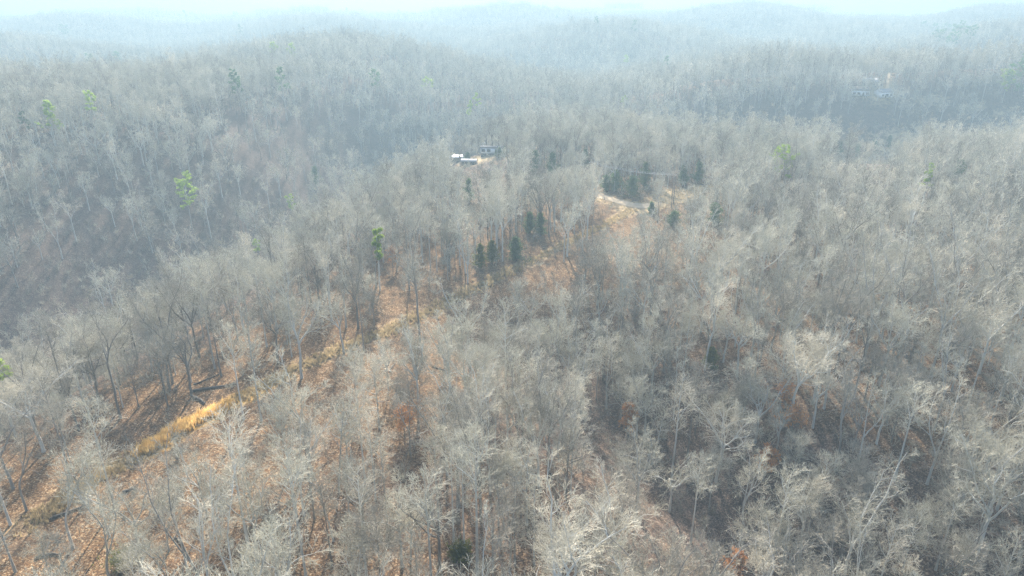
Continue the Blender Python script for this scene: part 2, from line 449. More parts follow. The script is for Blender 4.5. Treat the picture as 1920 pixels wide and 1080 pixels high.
def bare_tree(seed, H=19, cb=.4, rad=3.5, limbs=16, leaders=0, lean=0.0, wob=.16, r0=.24, sec=6, ter=4, twg=3,
              ang=1.0, up=.25, bend=.10, fork=.5, twig_r=.0118, thick=1.0, low=False, shape='oval'):
    g = np.random.default_rng(seed)
    k = 10
    t = np.linspace(0, 1, k)
    az = g.random() * 6.283
    P = np.zeros((1, k, 3))
    P[0, :, 2] = t * H * (1.0 if not leaders else fork + .12) - 0.0
    w = np.cumsum(g.normal(0, wob * .09 * H * .3, (k, 2)), 0); w -= w[:1]
    P[0, :, :2] = w * t[:, None] + np.outer(t ** 1.1, [math.cos(az), math.sin(az)]) * lean * H
    P[0, 0, 2] = -0.6
    tr = r0 * (1 - t) ** .8 * .92 + r0 * .08
    tr[0] *= 1.45
    if leaders: tr = r0 * (1 - .42 * t); tr[0] *= 1.35
    wood = [(P, tr[None], 7)]
    if leaders:
        Lp, Lr = sprout(P, tr[None], leaders, .78 if leaders > 2 else .9, 1.0, 0, 0.40 if leaders < 4 else .54, .25, .05, 8, wob * .8, g, bend=bend, tip=.22,
                        lens=lambda q: np.full(q.shape, H * (1 - fork) * 1.0))
        wood.append((Lp, Lr, 6))
        S, SR, m1, a0 = Lp, Lr, max(3, limbs // leaders), .12
        prof = lambda q: rad * (.95 - .55 * q)
    else:
        S, SR, m1, a0 = P, tr[None], limbs, cb
        if shape == 'oval': prof = lambda q: rad * (.35 + .9 * np.sin(np.clip((q - cb) / (1 - cb), 0, 1) * 2.5 + .45))
        elif shape == 'cone': prof = lambda q: rad * (1.15 - .85 * (q - cb) / (1 - cb))
        else: prof = lambda q: rad * (.5 + .7 * (q - cb) / (1 - cb))
    B1, R1 = sprout(S, SR, m1, a0, .98, 0, ang, up, .0165 * thick, 6, wob, g, bend=bend, tip=.25, lens=prof)
    fine = []
    B2, R2 = sprout(B1, R1, sec, .18, 1.0, .64, .80, .12, .0095 * thick, 4, wob * .6, g, bend=bend * .6)
    B2b, R2b = sprout(S, SR, max(4, m1 // 2), max(a0, .5), 1.0, 0, .7, .4, .014 * thick, 4, wob, g, lens=lambda q: np.full(q.shape, rad * .45))
    B2 = np.concatenate([B2, B2b]); R2 = np.concatenate([R2, R2b])
    tmin = twig_r
    if low:
        fine.append((B2, np.maximum(R2, tmin), 3))
        if ter:
            B3, R3 = sprout(B2, R2, ter, .2, 1.0, .6, .7, .1, .012, 3, wob, g, rmin=tmin)
            fine.append((B3, np.maximum(R3, tmin * .6), 3))
    else:
        B3, R3 = sprout(B2, R2, ter, .2, 1.0, .64, .66, .15, .0075, 3, wob * .4, g, rmin=tmin * 1.1)
        B4, R4 = sprout(B3, R3, twg, .15, 1.0, .85, .52, .15, .007, 3, wob * .3, g, rmin=tmin * .8)
        B4s, R4s = sprout(B2, R2, 3, .5, 1.0, .55, .55, .15, .007, 3, wob * .3, g, rmin=tmin * .8)
        fine += [(B2, R2, 4), (B3, np.maximum(R3, tmin), 3), (B4, np.maximum(R4, tmin * .62), 3)]
    wood.append((B1, np.maximum(R1, tmin * 1.2), 5 if not low else 3))
    return wood, fine

def geo_of(parts, m=0, g=None):
    g = g or Geo()
    for P, Rd, ns in parts: g.tubes(P, Rd, ns, m)
    return g

LOOKS = {   # look -> (phrase, builder settings)
 'slender': dict(H=20, cb=.52, rad=2.7, limbs=15, wob=.14, r0=.20, ang=.85, up=.3),
 'lofty':   dict(H=22, cb=.40, rad=4.2, limbs=18, leaders=3, fork=.42, wob=.17, r0=.27, sec=8),
 'broad':   dict(H=17, cb=.3, rad=4.2, limbs=26, leaders=5, fork=.38, wob=.20, r0=.30, up=.15, sec=8),
 'forked':  dict(H=19, cb=.3, rad=3.6, limbs=16, leaders=2, fork=.22, wob=.16, r0=.25),
 'rounded': dict(H=13, cb=.28, rad=3.3, limbs=20, wob=.2, r0=.16, sec=8, up=.15),
 'gnarled': dict(H=15, cb=.3, rad=4.4, limbs=18, leaders=5, fork=.38, wob=.32, r0=.30, thick=1.25, up=.05, sec=7),
 'leaning': dict(H=18, cb=.45, rad=3.2, limbs=15, lean=.15, wob=.18, r0=.21),
 'feathery':dict(H=16, cb=.22, rad=2.6, limbs=26, wob=.12, r0=.17, ang=1.15, up=.12, shape='cone'),
}
S = .76
for kw in LOOKS.values():
    kw['H'] *= S; kw['r0'] *= S * .95; kw['rad'] *= S * 1.08
PHRASE = {'slender': 'tall slender bare tree', 'lofty': 'lofty bare tree with a high vase crown', 'broad': 'broad spreading bare tree', 'forked': 'bare tree forked low into two stems',
          'rounded': 'short bare tree with a rounded twiggy crown', 'gnarled': 'gnarled bare tree with thick crooked limbs', 'leaning': 'leaning bare tree', 'feathery': 'narrow feathery bare tree'}
SEEDS = {'slender': (1, 2, 15), 'lofty': (3, 4, 16), 'broad': (5, 6, 17, 18), 'forked': (7, 19), 'rounded': (8, 9, 20), 'gnarled': (10, 11), 'leaning': (12, 21), 'feathery': (13, 14)}
TONES = {'grey': ('bark', 'twig'), 'brown': ('bark_dark', 'twig_brown'), 'pale': ('bark_pale', 'twig_pale')}
PROTO = {}
for look, kw in LOOKS.items():
    for s in SEEDS[look]:
        wood, fine = bare_tree(s, **kw)
        gw, gf = geo_of(wood), geo_of(fine)
        for tone, (mb, mt) in TONES.items():
            PROTO.setdefault((look, tone), []).append((gw.mesh("trunk", [M[mb]], True), gf.mesh("crown", [M[mt]])))

# ------------------------------------------------------------------ where trees may stand: gaps the photograph shows
CLEAR = []   # (u, v, radius px, distance)
def clear(pts, r):
    for (u, v) in pts:
        x, y, z = ground_at(u, v); CLEAR.append((u, v, r, math.hypot(x, y)))
def dense(P, n=4):
    out = []
    for a, b in zip(P[:-1], P[1:]):
        for i in range(n): out.append((a[0] + (b[0] - a[0]) * i / n, a[1] + (b[1] - a[1]) * i / n))
    return out + [P[-1]]
clear(dense(TRAIL_PIX[2:6], 5), 12)
clear(dense(TRAIL_PIX[6:13], 5), 4)
clear([(690, 640), (720, 625), (745, 612), (600, 680), (800, 588), (870, 552), (950, 512), (930, 522), (1040, 468)], 8)
clear([(457, 775), (490, 770), (400, 740), (380, 760), (420, 728)], 14)
clear(dense([(1128, 369), (1160, 379), (1195, 389)], 4), 5)
clear([(1135, 410), (1195, 395), (1250, 372), (1275, 365)], 4)
clear([(905, 282), (915, 282), (928, 282), (940, 282), (852, 300), (866, 300), (882, 304), (905, 298), (920, 300)], 4)
clear([(1612, 172), (1652, 177), (1664, 150), (1805, 198)], 2)
clear([(1115, 800), (1135, 840), (1115, 760), (1255, 905), (1235, 930), (1415, 870), (1340, 950), (1700, 930)], 16)
clear([(1575, 291), (1610, 288), (1650, 280), (1680, 266)], 5)
# evergreens and leafy saplings the photograph shows, and cedars added as shade (photo pixel of the crown, size, look)
PINES = [  # u, v, H, crown base, radius, branches, flat, material, label
 (92, 222, 17, .35, 3.4, 22, False, 'pine', "bushy yellow-green pine rising above bare woods by the left edge"),
 (45, 228, 9, .35, 1.6, 12, False, 'pine_dark', "small dark pine just left of the bushy yellow-green pine"),
 (174, 207, 17, .55, 2.0, 12, True, 'pine', "thin pale pine with sparse top, right of the bushy yellow-green pine"),
 (447, 162, 21, .4, 3.8, 24, False, 'pine_dark', "left one of two dark green pines standing alone on the far slope"),
 (527, 154, 21, .35, 3.8, 22, False, 'pine_dark', "right one of two dark green pines standing alone on the far slope"),
 (350, 374, 19, .42, 3.0, 22, True, 'pine', "bright yellow-green pine standing in the dark left hollow"),
 (545, 390, 14, .5, 1.6, 10, True, 'pine', "faint thin pine at the head of the left hollow"),
 (707, 475, 15, .5, 1.2, 11, True, 'pine', "thin yellow-green pine among orange leaf litter mid slope"),
 (485, 473, 12, .6, 1.1, 8, True, 'pine', "yellow-green pine top poking through grey crowns of the left ridge"),
 (877, 218, 25, .62, 1.9, 16, False, 'pine', "very tall slim pine standing behind the white-roofed shed"),
 (894, 205, 24, .7, 1.7, 9, True, 'pine', "slim sparse pine just behind the very tall slim pine"),
 (703, 152, 16, .35, 3.0, 16, True, 'pine_dark', "small round dark pine alone on the hazy centre slope"),
 (1473, 324, 15, .55, 3.2, 15, True, 'pine', "flat-topped yellow-green pine above the bare woods right of the road"),
 (1740, 344, 15, .5, 2.0, 12, False, 'pine', "slanting yellow-green pine near the right edge hollow"),
 (1227, 124, 18, .3, 3.4, 16, False, 'pine_dark', "left one of a pair of faint pines on the far centre ridge"),
 (1247, 122, 19, .3, 3.6, 16, False, 'pine_dark', "right one of a pair of faint pines on the far centre ridge"),
 (121, 60, 20, .3, 6.0, 20, True, 'pine_dark', "broad dark pine clump top far off at the upper left"),
 (168, 118, 18, .3, 3.2, 16, True, 'pine_dark', "dark pine on the wooded spur at the upper left"),
 (221, 111, 16, .3, 2.8, 14, True, 'pine_dark', "dark pine right of the other on the upper left spur"),
 (450, 58, 22, .3, 5.0, 18, False, 'pine_dark', "bluish pine far off below the skyline, left of centre"),
 (441, 32, 22, .3, 6.0, 18, True, 'pine_dark', "bluish round pine nearly on the skyline, left of centre"),
 (512, 100, 18, .5, 2.4, 12, True, 'pine', "pale yellowish pine above the two lone dark pines"),
 (548, 103, 18, .5, 2.4, 12, True, 'pine', "pale thin pine right of the other pale pine"),
 (1175, 118, 17, .5, 2.6, 12, True, 'pine', "pale yellowish pine left of the far pair of pines"),
 (1170, 200, 15, .5, 1.8, 10, True, 'pine', "small pale pine in the hazy slope above the road"),
 (800, 165, 16, .5, 3.0, 12, True, 'pine', "faint yellowish pine crown left of the very tall slim pine"),
 (3, 733, 14, .65, 1.1, 7, True, 'pine', "bright yellow-green pine cut by the left edge of the picture"),
]
PINES += [(1725 + dx, 52 + dy, 20, .3, 5.0, 16, True, 'pine_dark', lab) for dx, dy, lab in (
    (5, 0, "leftmost pine of the green far patch at the upper right"), (28, 4, "second pine of the green far patch at the upper right"), (48, 6, "third pine of the green far patch at the upper right"),
    (70, 8, "fourth pine of the green far patch at the upper right"), (92, 12, "rightmost pine of the green far patch at the upper right"), (38, 20, "lower left pine of the green far patch at the upper right"), (62, 24, "lower right pine of the green far patch at the upper right"))]
PINES += [(1903, 152, 20, .25, 5.0, 22, True, 'pine_dark', "upper dark green pine at the right edge above the straw field road"), (1918, 143, 20, .25, 5.0, 22, True, 'pine_dark', "dark green pine cut by the right edge, behind another"),
          (1888, 158, 18, .3, 4.0, 18, True, 'pine', "yellowish pine left of the dark pines at the right edge")]
PINES += [(u, v, 20, .3, 4.5, 14, False, 'pine_dark', lab) for u, v, lab in (
    (650, 20, "dark pine top on the skyline, left of the skyline row"), (718, 22, "first pine of the short row on the skyline"), (732, 22, "second pine of the short row on the skyline"), (748, 24, "last pine of the short row on the skyline"),
    (1045, 39, "first of the faint far pines on the centre ridge"), (1070, 40, "second of the faint far pines on the centre ridge"), (1100, 41, "third of the faint far pines on the centre ridge"), (1118, 43, "fourth of the faint far pines on the centre ridge"),
    (1190, 50, "last of the faint far pines on the centre ridge"), (345, 26, "tiny dark pine on the skyline, far left"), (985, 33, "single tree top on the centre skyline"))]
CEDARS = [
 (1003, 299, 9.5, 2.6, 'cedar', "left one of two dark cedars right of the mobile home"), (1036, 302, 8.5, 2.8, 'cedar', "right one of two dark cedars right of the mobile home"),
 (936, 284, 4.2, 1.6, 'cedar', "small cedar in front of the mobile home's right end"), (947, 280, 4.0, 1.3, 'cedar', "small cedar just past the mobile home's right end"), (877, 291, 3.6, 1.4, 'cedar', "little cedar behind the white-roofed shed"),
 (1136, 341, 5.2, 2.7, 'cedar', "leftmost cedar of the row behind the gravel road"), (1155, 336, 7.2, 3.2, 'cedar', "second cedar of the row behind the gravel road"), (1186, 347, 7.4, 3.6, 'cedar', "darkest cedar of the row behind the gravel road"),
 (1211, 322, 9.5, 2.3, 'cedar', "tall cedar at the right end of the row behind the gravel road"), (1282, 325, 7, 2.0, 'cedar', "slim cedar among trunks right of the cedar row"),
 (879, 352, 8, 1.9, 'cedar', "dark cedar below the white-roofed shed"), (993, 414, 6.0, 1.9, 'cedar', "left of two slim cedars in the centre wood"), (1013, 416, 6.8, 2.0, 'cedar', "right of two slim cedars in the centre wood"),
 (967, 462, 6, 2.3, 'cedar', "dark bushy cedar beside the track in the centre"), (922, 468, 6, 1.7, 'leaf_green', "olive bushy cedar left of the dark bushy cedar"), (900, 474, 6, 1.5, 'leaf_green', "olive cedar farthest left by the track"),
 (1264, 408, 4.6, 2.5, 'cedar', "cedar below the gravel road bend"), (1342, 397, 6.2, 2.9, 'cedar', "cedar right of the gravel road among grey crowns"), (1222, 388, 4, 1.3, 'cedar', "little cedar at the end of the gravel road"),
 (1798, 318, 10, 3.0, 'cedar', "dark cedar in the hollow near the right edge"), (1310, 318, 8, 2.0, 'cedar', "cedar on the ridge edge right of the road"), (1097, 290, 6, 1.4, 'cedar', "small cedar at the foot of a bare tree behind the cedars"),
 (1334, 668, 4.2, 1.3, 'leaf_green', "small olive cedar on the lower right slope"), (590, 325, 9, 2.6, 'cedar', "dark cedar at the head of the left hollow"),
 (1575, 276, 8, 2.6, 'cedar', "first cedar added as shade beyond the tan field strip in the far right hollow"), (1608, 279, 8, 2.8, 'cedar', "second cedar added as shade beyond the tan field strip in the far right hollow"),  # this row of four is added to darken the shaded hollow slope
 (1640, 272, 8, 2.8, 'cedar', "third cedar added as shade beyond the tan field strip in the far right hollow"), (1668, 264, 7, 2.4, 'cedar', "last cedar added as shade beyond the tan field strip in the far right hollow"),
 (862, 1034, 1.5, 1.3, 'leaf_green', "low green shrubby cedar at the foot of a pale trunk"),
]
OAKS = [((1178, 783), 7, 1.6, .8, "small oak with a bright orange leaf cap in the dark hollow"), ((1488, 790), 5, 1.5, .5, "orange-leaved sapling on the right slope, topmost of three"),
        ((1437, 868), 6, 1.4, .9, "slim orange-leaved sapling above the dark lower right gap"), ((1383, 1062), 5, 1.3, .8, "orange-leaved sapling at the bottom edge, right of centre"),
        ((757, 790), 5, 1.4, .45, "orange-leaved sapling left of a dark forked trunk"), ((785, 775), 4.5, 1.2, .35, "reddish-leaved sapling right of a dark forked trunk"),
        ((735, 480), 6, 1.4, .4, "russet sapling right of the thin yellow-green pine"), ((1470, 745), 6, 1.6, .5, "tawny sapling above the topmost orange one")]

for t in PINES:
    x, y, _ = ground_at(t[0], t[1], lift=t[2] * .62); d = math.hypot(x, y)
    CLEAR.append((t[0], t[1], t[4] * .75 * F / d, d))
for t in CEDARS:
    x, y, _ = ground_at(t[0], t[1], lift=t[2] * .62); d = math.hypot(x, y)
    CLEAR.append((t[0], t[1], t[3] * .6 * F / d, d))
for t in OAKS:
    x, y, _ = ground_at(*t[0], lift=t[1] * .7); d = math.hypot(x, y)
    CLEAR.append((t[0][0], t[0][1], t[2] * .6 * F / d, d))
CLEAR = np.array(CLEAR)
OCC = [np.array([p[0], p[1], r]) for P, r in ((ROAD, 4.0), (RROAD, 5.0), (FIELD, 7.0)) for p in P]

def allowed(x, y, z, hh, cr):
    ok = (poly_dist(x, y, ROAD) > 4.2) & (poly_dist(x, y, RROAD) > 1.2) & (poly_dist(x, y, TRAIL) > 1.6)
    ok &= (np.hypot(x - YARD[0], y - YARD[1]) > 12) & (np.hypot(x - RYARD[0], y - RYARD[1]) > 5) & (poly_dist(x, y, FIELD) > 7)
    d = np.hypot(x, y)
    u1, v1, f1 = project(x, y, z + hh * .45); u2, v2, f2 = project(x, y, z + hh)
    for (u, v, r, dist) in CLEAR:
        near = d < dist - 1.0
        rr = r + .62 * cr * F / f1
        vm = np.clip(v, np.minimum(v1, v2), np.maximum(v1, v2))
        hit = near & (np.abs(u1 - u) < rr) & (np.abs(vm - v) < r + .25 * cr * F / f1)
        ok &= ~hit
    return ok

def scatter(y0, y1, step, seed, xlim=.86, jitter=.42):
    g = np.random.default_rng(seed)
    ys = np.arange(y0, y1, step); pts = []
    for j, y in enumerate(ys):
        w = xlim * y * 1.02 + 22
        xs = np.arange(-w, w, step) + (step / 2 if j % 2 else 0)
        pts.append(np.stack([xs, np.full(len(xs), y)], -1))
    p = np.concatenate(pts); p += g.uniform(-jitter, jitter, p.shape) * step
    return p, g

def thin_out(x, y, zz, g, dist=True):
    """Woods are more open on the steep shaded sides of the hollows."""
    gxs = (height(x + 2, y) - height(x - 2, y)) / 4; gys = (height(x, y + 2) - height(x, y - 2)) / 4
    d = np.hypot(x, y); st = (gxs * x + gys * y) / d
    side = np.hypot(gxs, gys)
    xa = -110 + 0.30 * (np.clip(y, 60, 300) - 190); yb = 392 - 0.13 * (x - 140) + 14 * np.sin(x / 42 + 1.0)
    gap = .42 * np.exp(-((x - xa + 18) / 30) ** 2) * sm(120, 170, y) * (1 - sm(330, 400, y)) + .7 * np.exp(-((y - yb - 28) / 26) ** 2) * sm(90, 150, x) * (1 - .8 * np.exp(-(poly_dist(x, y, RROAD) / 30) ** 2))
    return (g.random(len(x)) > gap) & ((d < 150) | (g.random(len(x)) > .66 * np.clip((np.maximum(st, side * .8) - .2) / .2, 0, 1)))

# ------------------------------------------------------------------ near trees: each one an object
NEAR_R = 230.0
cand, g = scatter(34, NEAR_R, 4.6, 21)
# hand-placed trees (base pixel, look, tone, height factor)
HAND = [((457, 787), 'slender', 'grey', 1.05), ((491, 792), 'slender', 'grey', 1.08), ((871, 1036), 'slender', 'pale', 1.0), ((851, 1018), 'slender', 'pale', 1.05),
        ((965, 1058), 'feathery', 'brown', 1.05), ((1001, 1062), 'feathery', 'grey', 1.1), ((880, 690), 'lofty', 'grey', 1.02), ((768, 545), 'lofty', 'brown', 1.05),
        ((685, 905), 'slender', 'pale', .95), ((705, 940), 'slender', 'pale', .9), ((770, 855), 'forked', 'brown', .85), ((1640, 1120), 'broad', 'pale', 1.0),
        ((1560, 1105), 'broad', 'pale', .95), ((1010, 915), 'broad', 'grey', .95), ((1385, 1030), 'lofty', 'grey', .9), ((1845, 890), 'gnarled', 'pale', 1.0),
        ((1676, 905), 'slender', 'grey', 1.0), ((565, 1022), 'slender', 'grey', .95), ((635, 925), 'leaning', 'grey', 1.0), ((135, 902), 'slender', 'brown', 1.05),
        ((215, 950), 'slender', 'grey', 1.0), ((158, 952), 'slender', 'brown', 1.05), ((50, 958), 'forked', 'brown', 1.0), ((390, 970), 'broad', 'grey', .8),
        ((1222, 870), 'leaning', 'grey', .8), ((415, 705), 'slender', 'brown', 1.0), ((1410, 610), 'leaning', 'brown', .95), ((1378, 650), 'forked', 'grey', 1.0),
        ((30, 1075), 'slender', 'grey', 1.0), ((20, 985), 'slender', 'grey', 1.1), ((1255, 960), 'gnarled', 'grey', .9), ((1120, 1010), 'gnarled', 'pale', .8)]
recs = []
for (u, v), look, tone, hf in HAND:
    if v > 1079:
        d = pix_dir(u, v); t = CAM_Z / -d[2]; x, y = d[0] * t, d[1] * t
    else:
        x, y, _ = ground_at(u, v)
    recs.append([x, y, look, tone, hf, 0])
hp = np.array([[r[0], r[1]] for r in recs])
keep = np.min(np.hypot(cand[:, None, 0] - hp[None, :, 0], cand[:, None, 1] - hp[None, :, 1]), 1) > 3.6
cand = cand[keep]
z = height(cand[:, 0], cand[:, 1])
# the ridge round the trail is more open than the rest
open_ = np.exp(-(poly_dist(cand[:, 0], cand[:, 1], TRAIL[:9]) / 30) ** 2) * (cand[:, 1] < 190)
keep = (g.random(len(cand)) > .58 * open_) & thin_out(cand[:, 0], cand[:, 1], z, g)
cand, z = cand[keep], z[keep]
looks = list(LOOKS)
for (x, y), zz in zip(cand, z):
    hol = math.exp(-(float(segd(x, y, (8, 130), (60, 45))) / 45) ** 2) + (0.8 if x > 40 and y < 130 else 0)
    wts = np.array([.15, .18, .29, .09, .18, .025, .03, .055]) + hol * np.array([0, 0, .16, 0, .14, .07, 0, .03])
    wts = np.clip(wts, .01, None)
    look = looks[g.choice(8, p=wts / wts.sum())]
    tone = ('grey', 'brown', 'pale')[g.choice(3, p=(.47, .33, .20))]
    recs.append([x, y, look, tone, float(np.clip(g.normal(.97, .16), .58, 1.28)), 1])
X = np.array([r[0] for r in recs]); Y = np.array([r[1] for r in recs]); Z = terrain_z(X, Y)
HH = np.array([LOOKS[r[2]]['H'] * r[4] for r in recs]); CR = np.array([LOOKS[r[2]]['rad'] * r[4] for r in recs])
ok = allowed(X, Y, Z, HH, CR) | (np.array([r[5] for r in recs]) == 0)
u0, v0, f0 = project(X, Y, Z + .75 * HH)
ub, vb, _ = project(X, Y, Z)
inframe = ok & (u0 > -20) & (u0 < 1940) & (v0 < 1085) & (v0 > 0)
order = np.argsort(np.where(inframe, np.hypot(X, Y), 1e9))
indiv = [i for i in order if inframe[i]][:300]
indset = set(indiv)
rest = [i for i in range(len(recs)) if ok[i] and i not in indset]

def zone(i):
    u, v = ub[i], vb[i]
    if v > 1080:
        row = "rooted below the bottom edge"
    elif v > 960: row = "in the lowest row"
    elif v > 860: row = "just above the lowest row"
    elif v > 770: row = "in the lower slope row"
    elif v > 700: row = "in the middle slope row"
    elif v > 645: row = "in the upper slope row"
    else: row = "at the back of the near wood"
    side = "by the golden grass side" if u < 640 else ("in the centre" if u < 1280 else "on the right slope")
    return row, side
TONE_W = {'grey': 'grey', 'brown': 'brown-grey', 'pale': 'pale'}
cells = {}
for i in indiv:
    cells.setdefault((recs[i][2], recs[i][3]) + zone(i), []).append(i)
ORD = ['', 'second ', 'third ', 'fourth ', 'fifth ', 'sixth ', 'seventh ', 'eighth ', 'ninth ', 'tenth ', 'eleventh ', 'twelfth ']
SHORTP = {'slender': 'tall slender tree', 'lofty': 'lofty vase-crowned tree', 'broad': 'broad spreading tree', 'forked': 'low-forked tree', 'rounded': 'short twiggy tree',
          'gnarled': 'gnarled crooked tree', 'leaning': 'leaning tree', 'feathery': 'narrow feathery tree'}
ROWTXT = {"rooted below the bottom edge": "along the bottom edge", "in the lowest row": "in the lowest row", "just above the lowest row": "just above the lowest row",
          "in the lower slope row": "on the lower slope", "in the middle slope row": "on the middle slope", "in the upper slope row": "on the upper slope", "at the back of the near wood": "at the back of the wood"}
SIDETXT = {"by the golden grass side": "left", "in the centre": "centre", "on the right slope": "right"}
labels = {}
for (look, tone, row, side), ids in cells.items():
    ids.sort(key=lambda q: ub[q])
    for n, i in enumerate(ids):
        if len(ids) == 1: o_ = "only"
        else: o_ = (ORD[n] or 'first ').strip()
        labels[i] = f"{TONE_W[tone]} bare {SHORTP[look]} {ROWTXT[row]}, {o_} such in {SIDETXT[side]} third"
def add_bare(i):
    x, y, look, tone, hf, _ = recs[i]
    vs = PROTO[(look, tone)]; tm, cm = vs[int(g.integers(len(vs)))]
    o = thing("bare_tree", labels[i], "tree", (x, y, Z[i]), float(g.random() * 6.283), "bare winter trees")
    s = hf * float(g.uniform(.94, 1.06)); o.scale = (s * float(g.uniform(.9, 1.12)), s * float(g.uniform(.9, 1.12)), s)
    a = bpy.data.objects.new("trunk", tm); b = bpy.data.objects.new("crown", cm)
    for q in (a, b): COL.objects.link(q); q.parent = o
for i in indiv: add_bare(i)

# ------------------------------------------------------------------ the forest beyond: one object, many trees
def joined(wood, fine, mb=0, mt=1):
    gg = Geo(); geo_of(wood, mb, gg); geo_of(fine, mt, gg); return gg

def forest(name, protos, P, rot, scl, var, label=None):
    me = bpy.data.meshes.new(name)
    me.vertices.add(len(P)); me.vertices.foreach_set("co", np.ascontiguousarray(P, np.float32).ravel())
    for nm, ty, dat in (("spin", 'FLOAT', rot), ("variant", 'INT', var)):
        a = me.attributes.new(nm, ty, 'POINT'); a.data.foreach_set("value", np.ascontiguousarray(dat, np.float32 if ty == 'FLOAT' else np.int32))
    a = me.attributes.new("size", 'FLOAT_VECTOR', 'POINT'); a.data.foreach_set("vector", np.ascontiguousarray(scl, np.float32).ravel())
    o = obj(name, me)
    ng = bpy.data.node_groups.new(name, 'GeometryNodeTree')
    ng.interface.new_socket("Geometry", in_out='INPUT', socket_type='NodeSocketGeometry')
    ng.interface.new_socket("Geometry", in_out='OUTPUT', socket_type='NodeSocketGeometry')
    N, L = ng.nodes, ng.links
    gi = N.new("NodeGroupInput"); go = N.new("NodeGroupOutput")
    join = N.new("GeometryNodeJoinGeometry")
    src = []
    for pm in protos:
        po = bpy.data.objects.new(name + "_member", pm)
        oi = N.new("GeometryNodeObjectInfo"); oi.inputs["Object"].default_value = po
        gt = N.new("GeometryNodeGeometryToInstance"); L.new(oi.outputs["Geometry"], gt.inputs[0]); src.append(gt)
    for gt in reversed(src): L.new(gt.outputs[0], join.inputs[0])
    ip = N.new("GeometryNodeInstanceOnPoints"); ip.inputs["Pick Instance"].default_value = True
    def attr(nm, ty):
        n = N.new("GeometryNodeInputNamedAttribute"); n.data_type = ty; n.inputs["Name"].default_value = nm
        return next(s for s in n.outputs if s.enabled and s.name == "Attribute")
    L.new(gi.outputs[0], ip.inputs["Points"]); L.new(join.outputs[0], ip.inputs["Instance"])
    L.new(attr("variant", 'INT'), ip.inputs["Instance Index"])
    cx = N.new("ShaderNodeCombineXYZ"); L.new(attr("spin", 'FLOAT'), cx.inputs[2])
    er = N.new("FunctionNodeEulerToRotation"); L.new(cx.outputs[0], er.inputs[0]); L.new(er.outputs[0], ip.inputs["Rotation"])
    L.new(attr("size", 'FLOAT_VECTOR'), ip.inputs["Scale"])
    L.new(ip.outputs[0], go.inputs[0])
    md = o.modifiers.new("spread", 'NODES'); md.node_group = ng
    return tag(o, label, "forest" if label else None, kind="stuff")

# (a) the rest of the near wood and the middle distance: single trees
mid_protos = []; mid_key = {}
for look in LOOKS:
    for s in SEEDS[look]:
        kw = dict(LOOKS[look]); kw.update(sec=6, ter=4, twg=2, twig_r=.0145)
        wood, fine = bare_tree(s + 40, **kw)
        for tone in TONES:
            mid_key.setdefault((look, tone), []).append(len(mid_protos))
            mid_protos.append(joined(wood, fine).mesh("forest_tree", [M[TONES[tone][0]], M[TONES[tone][1]]]))
P, rot, scl, var = [], [], [], []
for i in rest:
    x, y, look, tone, hf, _ = recs[i]
    P.append((x, y, Z[i])); rot.append(g.random() * 6.283); scl.append((hf, hf, hf)); var.append(g.choice(mid_key[(look, tone)]))
MID_R = 450.0
c2, g2 = scatter(NEAR_R, MID_R, 4.6, 31)
z2 = terrain_z(c2[:, 0], c2[:, 1]); h2 = np.full(len(c2), 14.0)
k2 = thin_out(c2[:, 0], c2[:, 1], z2, g2) & allowed(c2[:, 0], c2[:, 1], z2, h2, np.full(len(c2), 2.8))
c2, z2 = c2[k2], z2[k2]
wts = np.array([.11, .21, .33, .09, .14, .02, .03, .07])
for (x, y), zz in zip(c2, z2):
    look = looks[g2.choice(8, p=wts / wts.sum())]; tone = ('grey', 'brown', 'pale')[g2.choice(3, p=(.52, .3, .18))]
    s = float(np.clip(g2.normal(.97, .15), .6, 1.25))
    P.append((x, y, zz)); rot.append(g2.random() * 6.283); scl.append((s, s, s)); var.append(g2.choice(mid_key[(look, tone)]))
# single trees fill the margins of the far gravel track, where no whole grove fits
gc, _ = scatter(MID_R, 1500, 24 * .94, 50, jitter=.12)
gc = gc[(poly_dist(gc[:, 0], gc[:, 1], RROAD) <= 24 * .34) | (np.hypot(gc[:, 0] - RYARD[0], gc[:, 1] - RYARD[1]) <= 24 * .55)]
c4, g4 = scatter(MID_R, 700, 4.7, 33)
c4 = c4[np.min(np.maximum(np.abs(c4[:, None, 0] - gc[None, :, 0]), np.abs(c4[:, None, 1] - gc[None, :, 1])), 1) < 12.5]
z4 = terrain_z(c4[:, 0], c4[:, 1]); k4 = allowed(c4[:, 0], c4[:, 1], z4, np.full(len(c4), 13.0), np.full(len(c4), 2.6))
for (x, y), zz in zip(c4[k4], z4[k4]):
    look = looks[g4.choice(8, p=wts / wts.sum())]; tone = ('grey', 'brown', 'pale')[g4.choice(3, p=(.52, .3, .18))]
    s = float(np.clip(g4.normal(.95, .15), .6, 1.2))
    P.append((x, y, zz)); rot.append(g4.random() * 6.283); scl.append((s, s, s)); var.append(g4.choice(mid_key[(look, tone)]))
forest("forest", mid_protos, np.array(P), np.array(rot), np.array(scl), np.array(var), "grey leafless woods covering the ridges and hollows beyond the near trees")

